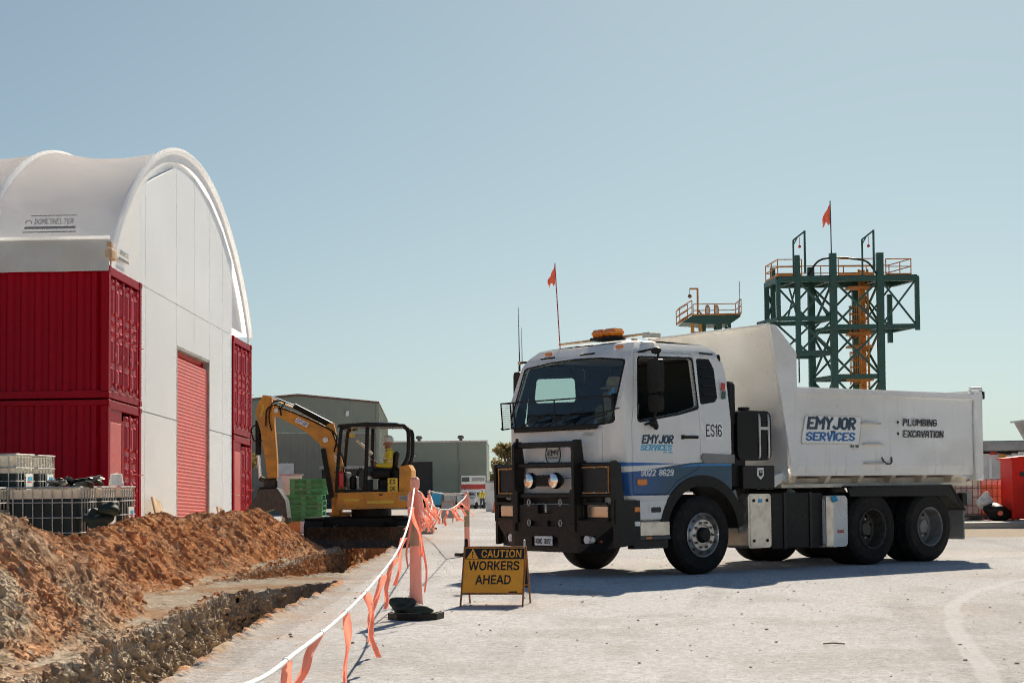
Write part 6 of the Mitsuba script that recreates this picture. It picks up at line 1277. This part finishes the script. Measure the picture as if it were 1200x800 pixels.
# slack ends of bunting wrapped at the nearest bollard
for k, (dx, dl) in enumerate(((.03, .50), (-.04, .62), (.06, .85))):
    b = catmull([(-.90 + dx * .3, 15.44, 1.16), (-.90 + dx, 15.40, 1.0 - dl * .3), (-.90 + dx * 1.8, 15.38, 1.05 - dl * .7), (-.90 + dx * 1.5, 15.38, 1.1 - dl)], 5)
    put('loose_ribbon', sweep(b, np.linspace(.015, .008, len(b)), 5), 'm_bunting', smooth=True, label=f'loose orange ribbon dangling on the nearest bollard, {nth(k)} longest' if False else ['shortest loose orange ribbon dangling on the nearest bollard', 'loose orange ribbon left of the others on the nearest bollard', 'longest loose orange ribbon on the nearest bollard', 'loose orange ribbon in the middle of the nearest bollard', 'loose orange ribbon rightmost on the nearest bollard'][k], cat='ribbon', group='ribbons on the nearest bollard')
q = thing('post_footing', 'grey concrete block with a dark post beside the farthest bollard', 'footing'); put(f'{q}__block', cbox(.56, .5, .28, .03), 'm_concrete', mat((-2.44, 46, GZ(46) + .14))); put(f'{q}__post', B().cyl((-2.50, 46, .2), (-2.62, 46, 1.2), .035, 8), 'm_black')
# small far sign seen from behind
q = thing('folding_sign', 'small grey backed folding sign far off under the bunting', 'sign'); put(f'{q}__panel', cbox(.44, .03, .62, .01), 'm_midgrey', mat((-2.55, 66, GZ(66) + .52), 0, -.2)); put(f'{q}__edge', B().box((0, 0, .32), (.48, .035, .03)).box((-.235, 0, 0), (.03, .035, .66)).box((.235, 0, 0), (.03, .035, .66)).box((0, 0, -.32), (.48, .035, .03)), 'm_railorange', mat((-2.55, 66, GZ(66) + .52), 0, -.2))
for x in (-2.75, -2.35): put(f'{q}__leg', beam((x, 66, GZ(66)), (x, 66.1, GZ(66) + .3), .03), 'm_black')

# ---------------------------------------------------------------- caution sign
cs = thing('caution_sign', 'orange and black folding sign warning of workers ahead before the truck', 'sign')
P('m_cloth', (.012, .022, .02), .7)
SM = mat((-.225, 16.92, 0), -.15)
Ft = SM @ trimesh.transformations.rotation_matrix(-.44, [1, 0, 0]) @ np.diag([1, 1, 1.09, 1])
put(f'{cs}__panel', B().box((0, 0, .36), (.625, .012, .455), .003), 'm_signorange', Ft)
put(f'{cs}__header', cbox(.605, .004, .105), 'm_ink', Ft @ mat((0, -.0085, .525)))
put(f'{cs}__header_lettering', itext('CAUTION', .072, .41, 0), 'm_signorange', Ft @ mat((-.135, -.0112, .489)))
wtg = put(f'{cs}__warning_triangle', B().prism(Polygon([(-.055, -.038), (.055, -.038), (0, .052)]).buffer(.004), .003, 'y', 0), 'm_signorange', Ft @ mat((-.225, -.0112, .518)))
put(f'{wtg}__mark', B().add(cbox(.011, .002, .038), mat((0, 0, .01))).add(cbox(.011, .002, .011), mat((0, 0, -.026))), 'm_ink', Ft @ mat((-.225, -.0155, .518)))
put(f'{cs}__lettering', itext('WORKERS', .085, .52), 'm_ink', Ft @ mat((-.26, -.0065, .365))); put(f'{cs}__lettering', itext('AHEAD', .085, .36), 'm_ink', Ft @ mat((-.18, -.0065, .225))); put(f'{cs}__small_print', cbox(.085, .002, .012), 'm_ink', Ft @ mat((.21, -.0072, .146)))
eg = B().box((0, 0, .592), (.645, .022, .018)).box((-.315, 0, .30), (.016, .022, .60)).box((.315, 0, .30), (.016, .022, .60)).box((0, 0, .132), (.63, .018, .014))
put(f'{cs}__frame', eg, 'm_signframe', Ft); P('m_signframe', worn((.30, .12, .03), .3, 9, (.1, .06, .04), .5), .5)
Bk = SM @ mat((0, .56, 0)) @ trimesh.transformations.rotation_matrix(.44, [1, 0, 0]) @ np.diag([1, 1, 1.09, 1])
put(f'{cs}__rear_frame', B().box((0, 0, .592), (.645, .022, .018)).box((-.315, 0, .30), (.016, .022, .60)).box((.315, 0, .30), (.016, .022, .60)).box((0, 0, .2), (.63, .018, .014)), 'm_signframe', Bk)
put(f'{cs}__rear_panel', B().box((0, 0, .38), (.62, .01, .42)), 'm_black', Bk)
for x in (-.30, .30): put(f'{cs}__hinge', B().tube(catmull([(x, -.02, .60), (x, -.02, .66), (x, .02, .67), (x, .03, .60)], 4), .010, 6) if x > 0 else B().box((x + .0, 0, .645), (.035, .03, .10), .008), 'm_black' if x < 0 else 'm_galv', SM @ mat((0, .28, -.02)))
# printed streaks of dirt, litter on the ground
for x, y, r in ((2.3, 12.6, .05), (4.2, 11.6, .04)): put('stick', sweep([(x, y, .012), (x + .08, y + .02, .014), (x + .16, y - .01, .010)], .006, 5), 'm_bark', label=f'short dry stick lying on the gravel {"nearer the middle" if x < 3 else "at lower right"}', cat='stick')
